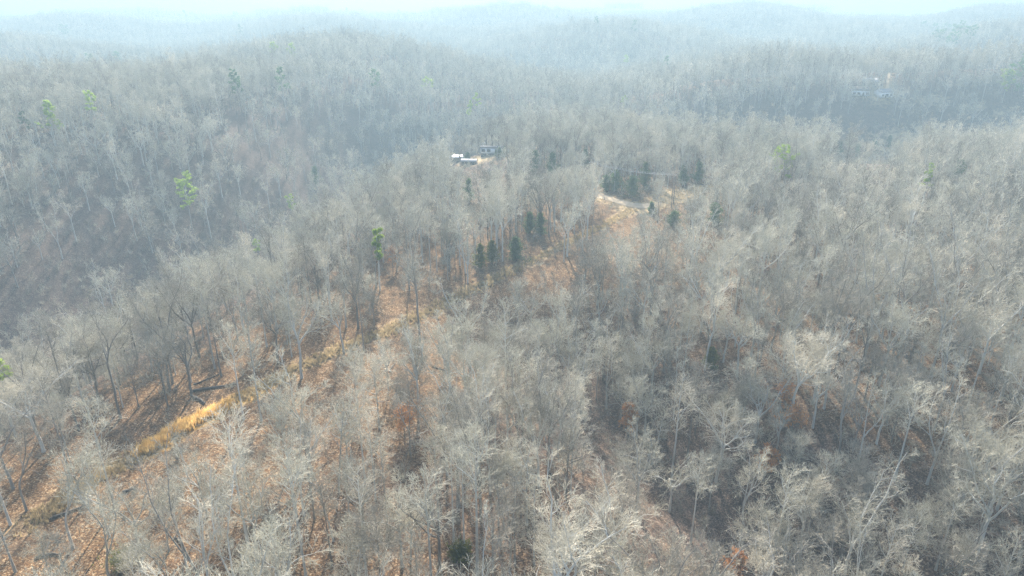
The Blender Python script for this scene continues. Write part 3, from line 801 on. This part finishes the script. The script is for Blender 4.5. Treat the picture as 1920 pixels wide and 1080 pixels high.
# (b) groves of coarser trees out to the horizon
def grove(seed, size, step, n_low, twig_r, sec, ter, tone_w):
    g = np.random.default_rng(seed)
    base = []
    for q in range(5):
        kw = dict(list(LOOKS.values())[(1, 2, 0, 3, 1)[q]]); kw.update(sec=sec, ter=ter, twig_r=twig_r, low=True, limbs=n_low)
        wood, fine = bare_tree(seed * 10 + q, **kw)
        wood = [(Pw, Rw, 4 if a == 0 else 3) for a, (Pw, Rw, _) in enumerate(wood)]
        base.append(joined(wood, fine).arrays())
    Vs, Ls, tots, mis = [], [], [], []; off = 0
    ys = np.arange(-size / 2, size / 2, step)
    for yy in ys:
        for xx in ys:
            V, L, st, tot, mi = base[g.integers(5)]
            a = g.random() * 6.283; s = g.uniform(.78, 1.12); c, sn = math.cos(a), math.sin(a)
            W = V @ np.array([[c, sn, 0], [-sn, c, 0], [0, 0, 1]]) * s
            W = W + np.array([xx + g.uniform(-.45, .45) * step, yy + g.uniform(-.45, .45) * step, 0])
            tone = g.choice(3, p=tone_w)
            Vs.append(W); Ls.append(L + off); tots.append(tot); mis.append(mi + 2 * tone); off += len(V)
    tot = np.concatenate(tots)
    return mesh_np("grove", np.concatenate(Vs), np.concatenate(Ls), np.concatenate([[0], np.cumsum(tot)[:-1]]), tot,
                   [M['bark'], M['twig'], M['bark_dark'], M['twig_brown'], M['bark_pale'], M['twig_pale']], np.concatenate(mis))
def groves(name, y0, y1, size, step, n_low, twig_r, sec, ter, nvar, label, seed):
    ms = [grove(seed + q, size, step, n_low, twig_r, sec, ter, (.55, .3, .15)) for q in range(nvar)]
    g = np.random.default_rng(seed)
    c, _ = scatter(y0, y1, size * .94, seed, jitter=.12)
    zz = terrain_z(c[:, 0], c[:, 1])
    zz = np.minimum(zz, np.minimum.reduce([terrain_z(c[:, 0] + dx, c[:, 1] + dy) + size * .06 for dx in (-size / 3, size / 3) for dy in (-size / 3, size / 3)])) - .2
    k = np.ones(len(c), bool)
    if y0 < 1000:
        k &= (poly_dist(c[:, 0], c[:, 1], RROAD) > size * .34) & (np.hypot(c[:, 0] - RYARD[0], c[:, 1] - RYARD[1]) > size * .55)
    c, zz = c[k], zz[k]
    s = g.uniform(.95, 1.1, len(c))
    forest(name, ms, np.stack([c[:, 0], c[:, 1], zz], -1), g.integers(0, 4, len(c)) * 1.5708 + g.normal(0, .15, len(c)), np.stack([s, s, s * g.uniform(.9, 1.1, len(c))], -1),
           g.integers(0, nvar, len(c)), label)
groves("distant_woods", MID_R, 1500, 24, 5.0, 12, .045, 5, 2, 6, "hazy grey leafless woods on the distant hills", 50)
groves("far_woods", 1500, 6800, 84, 6.5, 9, .11, 3, 0, 4, "faint blue-grey woods on the farthest hills", 70)

# (c) undergrowth: thin brush and saplings between the trees
def brush(seed, h, n, lean):
    g = np.random.default_rng(seed)
    P = np.zeros((n, 4, 3)); az = g.random(n) * 6.283; ln = h * g.uniform(.5, 1, n); sp = g.uniform(.1, lean, n)
    b = g.normal(0, .25, (n, 2))
    for j in range(4):
        t = j / 3
        P[:, j, 0] = b[:, 0] + np.cos(az) * sp * ln * t ** 1.3; P[:, j, 1] = b[:, 1] + np.sin(az) * sp * ln * t ** 1.3; P[:, j, 2] = ln * t - .1
    P[:, 1:] += g.normal(0, .05 * h, P[:, 1:].shape)
    Rr = np.full((n, 1), .022) * np.array([[1, .8, .6, .35]])
    Q, QR = sprout(P, Rr, 5, .25, 1, .5, .7, .15, .012, 3, .25, g, rmin=.012)
    S_, SR = sprout(Q, QR, 3, .2, 1, .55, .7, .1, .012, 3, .25, g, rmin=.010)
    gg = Geo(); gg.tubes(P, Rr, 3); gg.tubes(Q, np.maximum(QR, .012), 3); gg.tubes(S_, np.maximum(SR, .010), 3)
    return gg
bm_ = []
for q, (h, n, l) in enumerate([(2.2, 9, .8), (3.2, 7, .5), (1.3, 14, 1.0), (4.2, 4, .3)]):
    for mt in ('twig', 'twig_brown'):
        bm_.append(brush(100 + q, h, n, l).mesh("brush", [M[mt]]))
c3, g3 = scatter(40, 300, 3.1, 41)
h3 = litter_shade_fields(c3[:, 0], c3[:, 1])
pr = .62 - .33 * np.exp(-(poly_dist(c3[:, 0], c3[:, 1], TRAIL) / 16) ** 2)
k3 = (g3.random(len(c3)) < pr) & (h3[1] < .3) & (poly_dist(c3[:, 0], c3[:, 1], TRAIL) > 2.5)
c3 = c3[k3]
s3 = g3.uniform(.6, 1.25, len(c3))
forest("undergrowth", bm_, np.stack([c3[:, 0], c3[:, 1], terrain_z(c3[:, 0], c3[:, 1])], -1), g3.random(len(c3)) * 6.283, np.stack([s3] * 3, -1), g3.integers(0, len(bm_), len(c3)),
       "thin leafless brush and saplings growing under the trees")

# ------------------------------------------------------------------ grass
def grass(name, label, paths, n, w, h, m, seed, nb=14):
    g = np.random.default_rng(seed); T = []
    for P in paths:
        P = P[:, :2]; seg = np.hypot(*(P[1:] - P[:-1]).T); s = np.concatenate([[0], np.cumsum(seg)])
        t = g.uniform(0, s[-1], n); px, py = np.interp(t, s, P[:, 0]), np.interp(t, s, P[:, 1])
        clump = .45 + .55 * np.sin(t / 2.3 + 1.0) * np.sin(t / .9)
        off = g.normal(0, w * .5, (n, 2)); px = px + off[:, 0]; py = py + off[:, 1]
        q_ = poly_dist(px, py, ROAD[:5]) > 2.9; px, py, t = px[q_], py[q_], t[q_]; n_ = len(t); clump = clump[q_]
        hh = h * g.uniform(.55, 1.1, n_) * (.85 + .25 * clump)
        pz = terrain_z(px, py)
        c = np.stack([px, py, pz], -1)[:, None]
        az = g.random((n_, nb)) * 6.283; sp = g.uniform(.05, .5, (n_, nb)) * hh[:, None]; bl = hh[:, None] * g.uniform(.6, 1.1, (n_, nb))
        base = c + np.stack([np.cos(az) * .12, np.sin(az) * .12, np.full_like(az, -.05)], -1)
        tip = c + np.stack([np.cos(az) * sp, np.sin(az) * sp, bl], -1)
        wd = g.uniform(.03, .06, (n_, nb)); a2 = g.random((n_, nb)) * 3.14
        side = np.stack([np.cos(a2) * wd, np.sin(a2) * wd, np.zeros_like(wd)], -1)
        T.append(np.stack([base - side, base + side, tip + side * .5], 2).reshape(-1, 3))
    gg = Geo(); gg.tris(np.concatenate(T))
    return tag(obj(name, gg.mesh(name, [m])), label, "grass", kind="stuff")
grass("golden_grass", "tall golden grass tufts along the old woodland track", [TRAIL[2:4], TRAIL[3:5]], 480, 1.4, 1.5, M['grass'], 5)
grass("straw_grass", "pale dry grass thinly covering the track and the roadside", [TRAIL[0:4], TRAIL[4:8], TRAIL[7:11], TRAIL[10:]], 800, 2.0, .8, M['straw'], 6)
grass("roadside_grass", "dry straw grass beside the gravel road", [ROAD], 900, 7.0, .7, M['straw'], 8, nb=9)

# ------------------------------------------------------------------ evergreens
def tuft_tris(C, rad, n, size, g, updir=.3, flat=.7):
    """n small needle sprays round each centre."""
    k = len(C)
    d = unit(g.normal(0, 1, (k, n, 3))); d[..., 2] *= flat
    q = C[:, None] + d * (rad * g.random((k, n, 1)) ** .5)
    ax = unit(d + np.array([0, 0, updir]) + g.normal(0, .4, d.shape)); sd = unit(np.cross(ax, g.normal(0, 1, d.shape)))
    s = size * g.uniform(.6, 1.3, (k, n, 1))
    return np.stack([q - sd * s * .35, q + sd * s * .35, q + ax * s], 2).reshape(-1, 3)
def pine(seed, H, cb, rad, nb, flat_top=False, size=.3, dens=30, trad=.45):
    g = np.random.default_rng(seed)
    t = np.linspace(0, 1, 9); P = np.zeros((1, 9, 3)); P[0, :, 2] = t * H; P[0, 0, 2] = -.5
    P[0, :, :2] = np.cumsum(g.normal(0, .012 * H, (9, 2)), 0) * t[:, None]
    tr = (.19 * (1 - t) + .03)[None] * H / 18
    prof = (lambda q: rad * (.5 + .8 * np.sin(np.clip((q - cb) / (1 - cb), 0, 1) * 2.2 + .5))) if flat_top else (lambda q: rad * (1.15 - .85 * (q - cb) / (1 - cb)))
    B, BR = sprout(P, tr, nb, cb, .99, 0, 1.15, .15, .014, 5, .15, g, bend=.06, lens=prof)
    S_, SR = sprout(B, BR, 4, .35, 1, .45, .7, .1, .012, 3, .2, g, rmin=.012)
    gt = Geo(); gt.tubes(P, tr, 7); gt.tubes(B, BR, 4)
    C = np.concatenate([B[:, -1], B[:, -2], S_[:, -1], S_[:, 1], P[:, -1]])
    gc = Geo(); gc.tris(tuft_tris(C, trad, dens, size, g))
    return gt, gc
def cedar(seed, H, rad, n=1900, size=.34):
    g = np.random.default_rng(seed)
    t = np.linspace(0, 1, 6); P = np.zeros((1, 6, 3)); P[0, :, 2] = t * H - .3
    tr = (.13 * (1 - t) + .02)[None] * H / 7
    B, BR = sprout(P, tr, 54, .06, .99, 0, 1.3, .05, .014, 4, .14, g, bend=.07, lens=lambda q: rad * 1.4 * (1.08 - q) ** .85 * g.choice([.6, .85, 1.0, 1.25], q.shape))
    w = g.random((len(B), n // len(B), 1)); kk = w * 2.99; i = kk.astype(int)[..., 0]; fr = kk - i[..., None]
    ar = np.arange(len(B))[:, None]
    C = (B[ar, i] * (1 - fr) + B[ar, i + 1] * fr).reshape(-1, 3) + g.normal(0, .13 * rad, (len(B) * (n // len(B)), 3))
    gt = Geo(); gt.tubes(P, tr, 6); gt.tubes(B, BR, 3)
    gc = Geo(); gc.tris(tuft_tris(C, .2, 2, size, g, .8))
    return gt, gc
def evergreen(name, label, u, v, H, built, mats, group, cat="tree", s=1.0, base=None):
    """(u, v): photo pixel of the crown's middle; the tree stands where its top half meets that sight line."""
    x, y, zz = base if base is not None else ground_at(u, v, lift=H * .62)
    zz = float(terrain_z(x, y))
    o = thing(name, label, cat, (x, y, zz), random.random() * 6.28, group)
    o.scale = (s, s, s)
    obj("trunk", built[0].mesh("trunk", [mats[0]], True), o); obj("crown", built[1].mesh("crown", [mats[1]]), o)
    return o
for q, (u, v, H, cb, rad, nb, fl, mt, lab) in enumerate(PINES):
    far = v < 130
    b = pine(300 + q, H, cb, rad, nb, fl, size=.30 if not far else .7, dens=34 if not far else 14, trad=.46 if not far else .8)
    evergreen("pine_tree", lab, u, v, H, b, (M['bark'] if mt == 'pine' else M['bark_dark'], M[mt]), "evergreen pines among bare woods")
for q, (u, v, H, rad, mt, lab) in enumerate(CEDARS):
    evergreen("cedar_tree", lab, u, v, H, cedar(400 + q, H, rad), (M['bark_dark'], M[mt]), "dark cedars", s=1.0)

# small oaks still holding leaves, and shrubs
def leafy(seed, H, rad, leaves):
    wood, fine = bare_tree(seed, H=H, cb=.3, rad=rad, limbs=14, r0=.09, sec=5, ter=3, twg=2, wob=.2)
    g = np.random.default_rng(seed)
    tips = np.concatenate([fine[1][0][:, -1], fine[2][0][:, -1], fine[2][0][:, 1]])
    tips = tips[g.random(len(tips)) < leaves]
    return geo_of(wood), geo_of(fine), tuft_tris(tips, .22, 4, .20, g, -.2)
for q, ((u, v), H, rad, lv, lab) in enumerate(OAKS):
    gw, gf, lt = leafy(500 + q, H, rad, lv)
    x, y, _ = ground_at(u, v, lift=H * .7)
    o = thing("oak_sapling", lab, "tree", (x, y, float(terrain_z(x, y))), 0, "saplings holding dead leaves")
    obj("trunk", gw.mesh("trunk", [M['bark_dark']], True), o); obj("crown", gf.mesh("crown", [M['twig_brown']]), o)
    gl = Geo(); gl.tris(lt); obj("leaves", gl.mesh("leaves", [M['leaf_orange']]), o)
SHRUBS = [((335, 862), 2.6, 'twig_brown', "dark twiggy shrub just below the golden grass"), ((300, 960), 3.4, 'twig', "grey brushy shrub left of the lower track"), ((340, 925), 2.2, 'twig', "low grey shrub below the dark shrub"),
          ((505, 985), 2.6, 'twig_brown', "brown shrub in the lower left clearing"), ((232, 1062), 2.4, 'leaf_green', "olive green shrub at the bottom left"), ((262, 1045), 1.8, 'twig_brown', "brown shrub beside the olive shrub")]
for q, ((u, v), h, mt, lab) in enumerate(SHRUBS):
    x, y, zz = ground_at(u, v)
    g_ = brush(600 + q, h, 34, .95)
    o = thing("shrub", lab, "shrub", (x, y, float(terrain_z(x, y))), 0, "shrubs in the open leaf litter")
    gs = Geo(); gg_ = np.random.default_rng(q); th = gg_.random(7) * 6.28
    Ps = np.stack([np.stack([np.cos(th) * .1 * j, np.sin(th) * .1 * j, np.full(7, h * .28 * j - .1)], -1) for j in range(3)], 1)
    gs.tubes(Ps, np.full((7, 3), .04), 4)
    obj("stem", gs.mesh("stem", [M['bark_dark']]), o); obj("foliage" if mt == 'leaf_green' else "branches", g_.mesh("branches", [M[mt if mt != 'leaf_green' else 'twig']]), o)
    if mt == 'leaf_green':
        gl = Geo(); C = gg_.normal(0, 1, (420, 3)) * np.array([.8, .8, .45]) + np.array([0, 0, h * .5]); gl.tris(tuft_tris(C, .2, 4, .2, gg_)); obj("leaves", gl.mesh("leaves", [M['leaf_green']]), o)

# ------------------------------------------------------------------ fallen logs
LOGS = [((362, 735), (441, 722), .26, "longest fallen log, lying above the golden grass"), ((360, 744), (386, 758), .28, "short thick fallen log slanting beside the longest log"),
        ((365, 722), (412, 704), .13, "thin fallen trunk behind the longest log"), ((231, 926), (255, 914), .22, "dark broken log in the lower left clearing"), ((70, 1048), (118, 1040), .20, "fallen limb near the bottom left corner"),
        ((95, 975), (158, 954), .22, "rough fallen trunk below the left trees"), ((938, 612), (968, 606), .22, "fallen log on the orange slope in the centre"), ((1120, 665), (1140, 650), .18, "fallen limb on the centre right slope"),
        ((500, 972), (520, 985), .2, "dark log in the brush at lower left"), ((210, 1050), (228, 1058), .12, "thin fallen branch beside the olive shrub")]
LOGS += [((560, 905), (590, 892), .15, "short log on leaf litter left of the twin pale trunks"), ((640, 1040), (690, 1020), .18, "fallen trunk in leaf litter near the bottom, left of centre"),
         ((330, 1010), (352, 1040), .14, "thin fallen branch pointing at the bottom edge"), ((640, 780), (668, 765), .16, "fallen trunk in the orange litter below the track"),
         ((810, 690), (850, 700), .15, "fallen trunk lying level under the centre wood"), ((1560, 650), (1600, 640), .16, "fallen trunk in orange litter on the right slope"),
         ((730, 700), (742, 682), .13, "short fallen branch beside the track in the centre")]
for q, (a, b, r, lab) in enumerate(LOGS):
    A = np.array(ground_at(*a)); B = np.array(ground_at(*b)); g_ = np.random.default_rng(700 + q)
    t = np.linspace(0, 1, 8); P = A[None] * (1 - t[:, None]) + B[None] * t[:, None]
    P[:, :2] += g_.normal(0, .10, (8, 2)); P[:, 2] = terrain_z(P[:, 0], P[:, 1]) + r * .8
    c = P.mean(0); gl = Geo(); Rd = (r * (1 - .5 * t))[None]
    gl.tubes((P - c)[None], Rd, 9)
    for e, s in ((0, 1), (-1, -1)):     # sawn or broken ends
        th = np.arange(9) * 6.283 / 9; d = unit((P[1] - P[0]) if e == 0 else (P[-1] - P[-2])); a1 = unit(np.cross(d, [0, 0, 1.])); b1 = np.cross(d, a1)
        ring = P[e] - c + Rd[0, e] * (np.cos(th)[:, None] * a1 + np.sin(th)[:, None] * b1)
        V = np.concatenate([ring, [P[e] - c - d * s * .12]]); gl.add(V, [(i, (i + 1) % 9, 9) for i in range(9)])
    o = thing("fallen_log", lab, "log", tuple(c), 0, "fallen logs")
    obj("trunk", gl.mesh("trunk", [M['log']], True), o)
    L_ = np.linalg.norm(B - A)
    Bp, Br = sprout((P - c)[None], Rd, 5 if L_ > 4 else 2, .45, .98, 0, .9, .35, .02, 4, .2, g_, lens=lambda qq: np.full(qq.shape, min(2.2, L_ * .3)))
    gb = Geo(); gb.tubes(Bp, Br, 5); obj("broken_limbs", gb.mesh("broken_limbs", [M['log']]), o)

# ------------------------------------------------------------------ buildings
def gable_house(name, label, cat, u, v, L, W, h, rise, rotz, wall, roof, n_win, door_at=None, skirt=True, group=None, eave=.35, posts=False):
    x, y, _ = ground_at(u, v); zz = float(terrain_z(x, y)) 
    o = thing(name, label, cat, (x, y, zz), rotz, group)
    b0 = .55 if skirt else .0
    g_ = Geo(); g_.box(-L / 2, -W / 2, b0, L / 2, W / 2, h)
    g_.prism([(-W / 2 + .003, h), (W / 2 - .003, h), (0, h + rise - .08)], -L / 2 + .003, L / 2 - .003)
    obj("wall", g_.mesh("wall", [wall]), o)
    if skirt:
        g_ = Geo(); g_.box(-L / 2 + .05, -W / 2 + .05, -1.2, L / 2 - .05, W / 2 - .05, b0); obj("skirting", g_.mesh("skirting", [M['trim']]), o)
    g_ = Geo(); k = rise / (W / 2); e = eave
    for s in (-1, 1):
        pts = [(s * (W / 2 + e), h - k * e), (0, h + rise), (0, h + rise + .14), (s * (W / 2 + e), h - k * e + .14)]
        if s > 0: pts = pts[::-1]
        g_.prism(pts, -L / 2 - e, L / 2 + e)
    obj("roof", g_.mesh("roof", [roof]), o)
    wz0 = b0 + .8
    for q in range(n_win):
        wx = -L / 2 + L * (q + .5) / n_win
        if door_at is not None and abs(wx - door_at) < 1.0: continue
        g_ = Geo(); w = .75; t = .08; y0 = -W / 2 - .06
        g_.box(wx - w - t, y0, wz0 - t, wx + w + t, -W / 2 + .02, wz0); g_.box(wx - w - t, y0, wz0 + 1.15, wx + w + t, -W / 2 + .02, wz0 + 1.15 + t)
        g_.box(wx - w - t, y0, wz0, wx - w, -W / 2 + .02, wz0 + 1.15); g_.box(wx + w, y0, wz0, wx + w + t, -W / 2 + .02, wz0 + 1.15)
        fr = obj("window", g_.mesh("window", [M['trim']]), o)
        g_ = Geo(); g_.box(wx - w, -W / 2 - .03, wz0, wx + w, -W / 2 + .01, wz0 + 1.15); obj("pane", g_.mesh("pane", [M['glass']]), fr)
    if door_at is not None:
        g_ = Geo(); g_.box(door_at - .5, -W / 2 - .05, b0 + .02, door_at + .5, -W / 2 + .02, b0 + 2.05); d = obj("door", g_.mesh("door", [M['trim']]), o)
        g_ = Geo(); g_.box(door_at + .32, -W / 2 - .10, b0 + 1.0, door_at + .40, -W / 2 - .05, b0 + 1.1); obj("handle", g_.mesh("handle", [M['wire']]), d)
        if skirt:
            g_ = Geo()
            for st in range(3): g_.box(door_at - .8, -W / 2 - .35 * (st + 1) - .05, -.3, door_at + .8, -W / 2 - .35 * st - .06, b0 - .05 - .18 * st)
            obj("steps", g_.mesh("steps", [M['wood']]), o)
    return o
gable_house("mobile_home", "long pale mobile home with dark roof and skirting above the straw yard", "mobile home", 928, 289, 12.5, 4.2, 3.1, .55, R(-10), M['siding'], M['dark_roof'], 5, .9, eave=.3)

def open_shed(u, v, L, W, h, rotz, label):
    x, y, _ = ground_at(u, v); zz = float(terrain_z(x, y))
    o = thing("shed", label, "shed", (x, y, zz), rotz, None)
    g_ = Geo(); g_.prism([(-W / 2 - .3, h - .25), (W / 2 + .3, h + .35), (W / 2 + .3, h + .45), (-W / 2 - .3, h - .15)], -L / 2 - .3, L / 2 + .3)
    obj("roof", g_.mesh("roof", [M['white']]), o)
    g_ = Geo(); g_.box(-L / 2, W / 2 - .1, -.5, L / 2, W / 2, h + .15); g_.box(-L / 2, -W / 2 + .2, -.5, -L / 2 + .1, W / 2 - .1, h - .3)
    obj("wall", g_.mesh("wall", [M['wood']]), o)
    for sx in (-1, 0, 1):
        g_ = Geo(); g_.box(sx * (L / 2 - .15) - .08, -W / 2, -.5, sx * (L / 2 - .15) + .08, -W / 2 + .16, h - .26); obj("post", g_.mesh("post", [M['wood']]), o)
    return o
open_shed(858, 304, 4.6, 3.2, 2.7, R(12), "open-fronted shed with bright white sloping roof in the yard")
gable_house("outbuilding", "low grey-roofed outbuilding right of the white-roofed shed", "outbuilding", 880, 310, 6.5, 4.0, 2.1, .7, R(-8), M['wood'], M['grey_roof'], 2, 0.0, skirt=False)

def trailer(u, v, L, rotz, label, m):
    x, y, _ = ground_at(u, v); zz = float(terrain_z(x, y))
    o = thing("trailer", label, "trailer", (x, y, zz), rotz, "old trailers left of the shed")
    g_ = Geo(); g_.prism([(-1.1, .6), (1.1, .6), (1.1, 2.5), (.7, 2.8), (-.7, 2.8), (-1.1, 2.5)], -L / 2, L / 2); obj("body", g_.mesh("body", [m]), o)
    g_ = Geo(); g_.box(-L / 2 - 1.1, -.08, .5, -L / 2, .08, .62); obj("hitch", g_.mesh("hitch", [M['trim']]), o)
    for sx in (-.5, .5):
        for sy in (-1, 1):
            th = np.arange(14) * 6.283 / 14; g_ = Geo()
            P = np.array([[[sx, sy * .9, .32], [sx, sy * 1.12, .32]]]); g_.tubes(P, np.full((1, 2), .34), 14)
            yy = sy * 1.12; V = [(sx + .34 * math.cos(a), yy, .32 + .34 * math.sin(a)) for a in th]; g_.add(V + [(sx, yy, .32)], [(i, (i + 1) % 14, 14) for i in range(14)])
            obj("wheel", g_.mesh("wheel", [M['trim']]), o)
    for wx in (-L / 4, L / 4):
        g_ = Geo(); g_.box(wx - .45, -1.13, 1.5, wx + .45, -1.09, 2.1); obj("window", g_.mesh("window", [M['glass']]), o)
trailer(815, 279, 5.5, R(20), "pale old trailer among brush left of the shed", M['white'])
trailer(843, 282, 5.0, R(-15), "rusty old trailer between the shed and the pale trailer", M['rust'])
trailer(904, 276, 3.6, R(35), "small white trailer behind the mobile home's left end", M['white'])
gable_house("house", "pale house with brown-grey roof on the far right ridge", "house", 1612, 178, 10, 7, 3.2, 2.0, R(-18), M['siding'], M['wood'], 4, 1.5, skirt=False)
gable_house("house", "bright white house beside the far right gravel track", "house", 1655, 182, 9, 7, 3.2, 1.7, R(15), M['white'], M['grey_roof'], 3, -1.0, skirt=False)
gable_house("barn", "dark-roofed barn up behind the far right houses", "barn", 1629, 162, 9, 7, 3.4, 1.8, R(-25), M['wood'], M['grey_roof'], 2, 0.0, skirt=False)
gable_house("barn", "small grey-roofed barn at the ridge edge beyond the road", "barn", 1317, 277, 6, 5, 2.6, 1.0, R(8), M['wood'], M['grey_roof'], 2, 0.0, skirt=False)

# ------------------------------------------------------------------ power line over the cedars
def pole(u, v, label, H=10.5):
    x, y, _ = ground_at(u, v); zz = float(terrain_z(x, y))
    o = thing("utility_pole", label, "utility pole", (x, y, zz), R(70), "utility poles of the power line")
    t = np.linspace(0, 1, 5); P = np.zeros((1, 5, 3)); P[0, :, 2] = t * (H + .8) - .8
    g_ = Geo(); g_.tubes(P, (.16 - .05 * t)[None], 10); obj("post", g_.mesh("post", [M['wood']], True), o)
    g_ = Geo(); g_.box(-1.2, -.06, H - .7, 1.2, .06, H - .56); obj("crossarm", g_.mesh("crossarm", [M['wood']]), o)
    for sx in (-1.1, -.45, 1.1):
        g_ = Geo(); P = np.array([[[sx, 0, H - .56], [sx, 0, H - .42], [sx, 0, H - .30]]]); g_.tubes(P, np.array([[.05, .08, .04]]), 8); obj("insulator", g_.mesh("insulator", [M['white']]), o)
    return [o.matrix_basis @ Vector((sx, 0, H - .3)) if False else Vector((x + sx * math.cos(R(70)), y + sx * math.sin(R(70)), zz + H - .3)) for sx in (-1.1, -.45, 1.1)]
pa = pole(1104, 356, "utility pole at the left end of the wires above the cedar row")
pb = pole(1262, 384, "utility pole by the road bend at the right end of the wires")
for q, (a, b) in enumerate(zip(pa, pb)):
    t = np.linspace(0, 1, 25)[:, None]; P = np.array(a)[None] * (1 - t) + np.array(b)[None] * t
    P[:, 2] -= 1.0 * 4 * (t * (1 - t))[:, 0]
    c = P.mean(0); g_ = Geo(); g_.tubes((P - c)[None], np.full((1, 25), .02), 4)
    tag(obj("power_cable", g_.mesh("power_cable", [M['wire']]), loc=tuple(c)), "thin pale power wire strung over the cedar row, " + ("lowest in view", "middle of three", "farthest of three")[q], "cable", "power wires")

# ------------------------------------------------------------------ haze
hz = bpy.data.materials.new("haze"); hz.use_nodes = True
hn = hz.node_tree; hn.nodes.remove(hn.nodes["Principled BSDF"])
pv = hn.nodes.new("ShaderNodeVolumePrincipled")
pv.inputs["Color"].default_value = (*HAZE_COLOR, 1); pv.inputs["Density"].default_value = HAZE_DENSITY; pv.inputs["Anisotropy"].default_value = 0.2
hn.links.new(pv.outputs[0], hn.nodes["Material Output"].inputs["Volume"])
top = float(max(GZ.max() + 26, CAM_Z + 6)); bot = float(GZ.min() - 1.0)
g_ = Geo(); g_.box(gx[0] - 50, gy[0] - 50, bot, gx[-1] + 50, gy[-1] + 50, top)
tag(obj("haze", g_.mesh("haze", [hz])), kind="stuff")
print("terrain", GZ.min(), GZ.max(), "individuals", len(indiv), "rest", len(rest), "mid", len(c2), "labels", len(set(labels.values())))
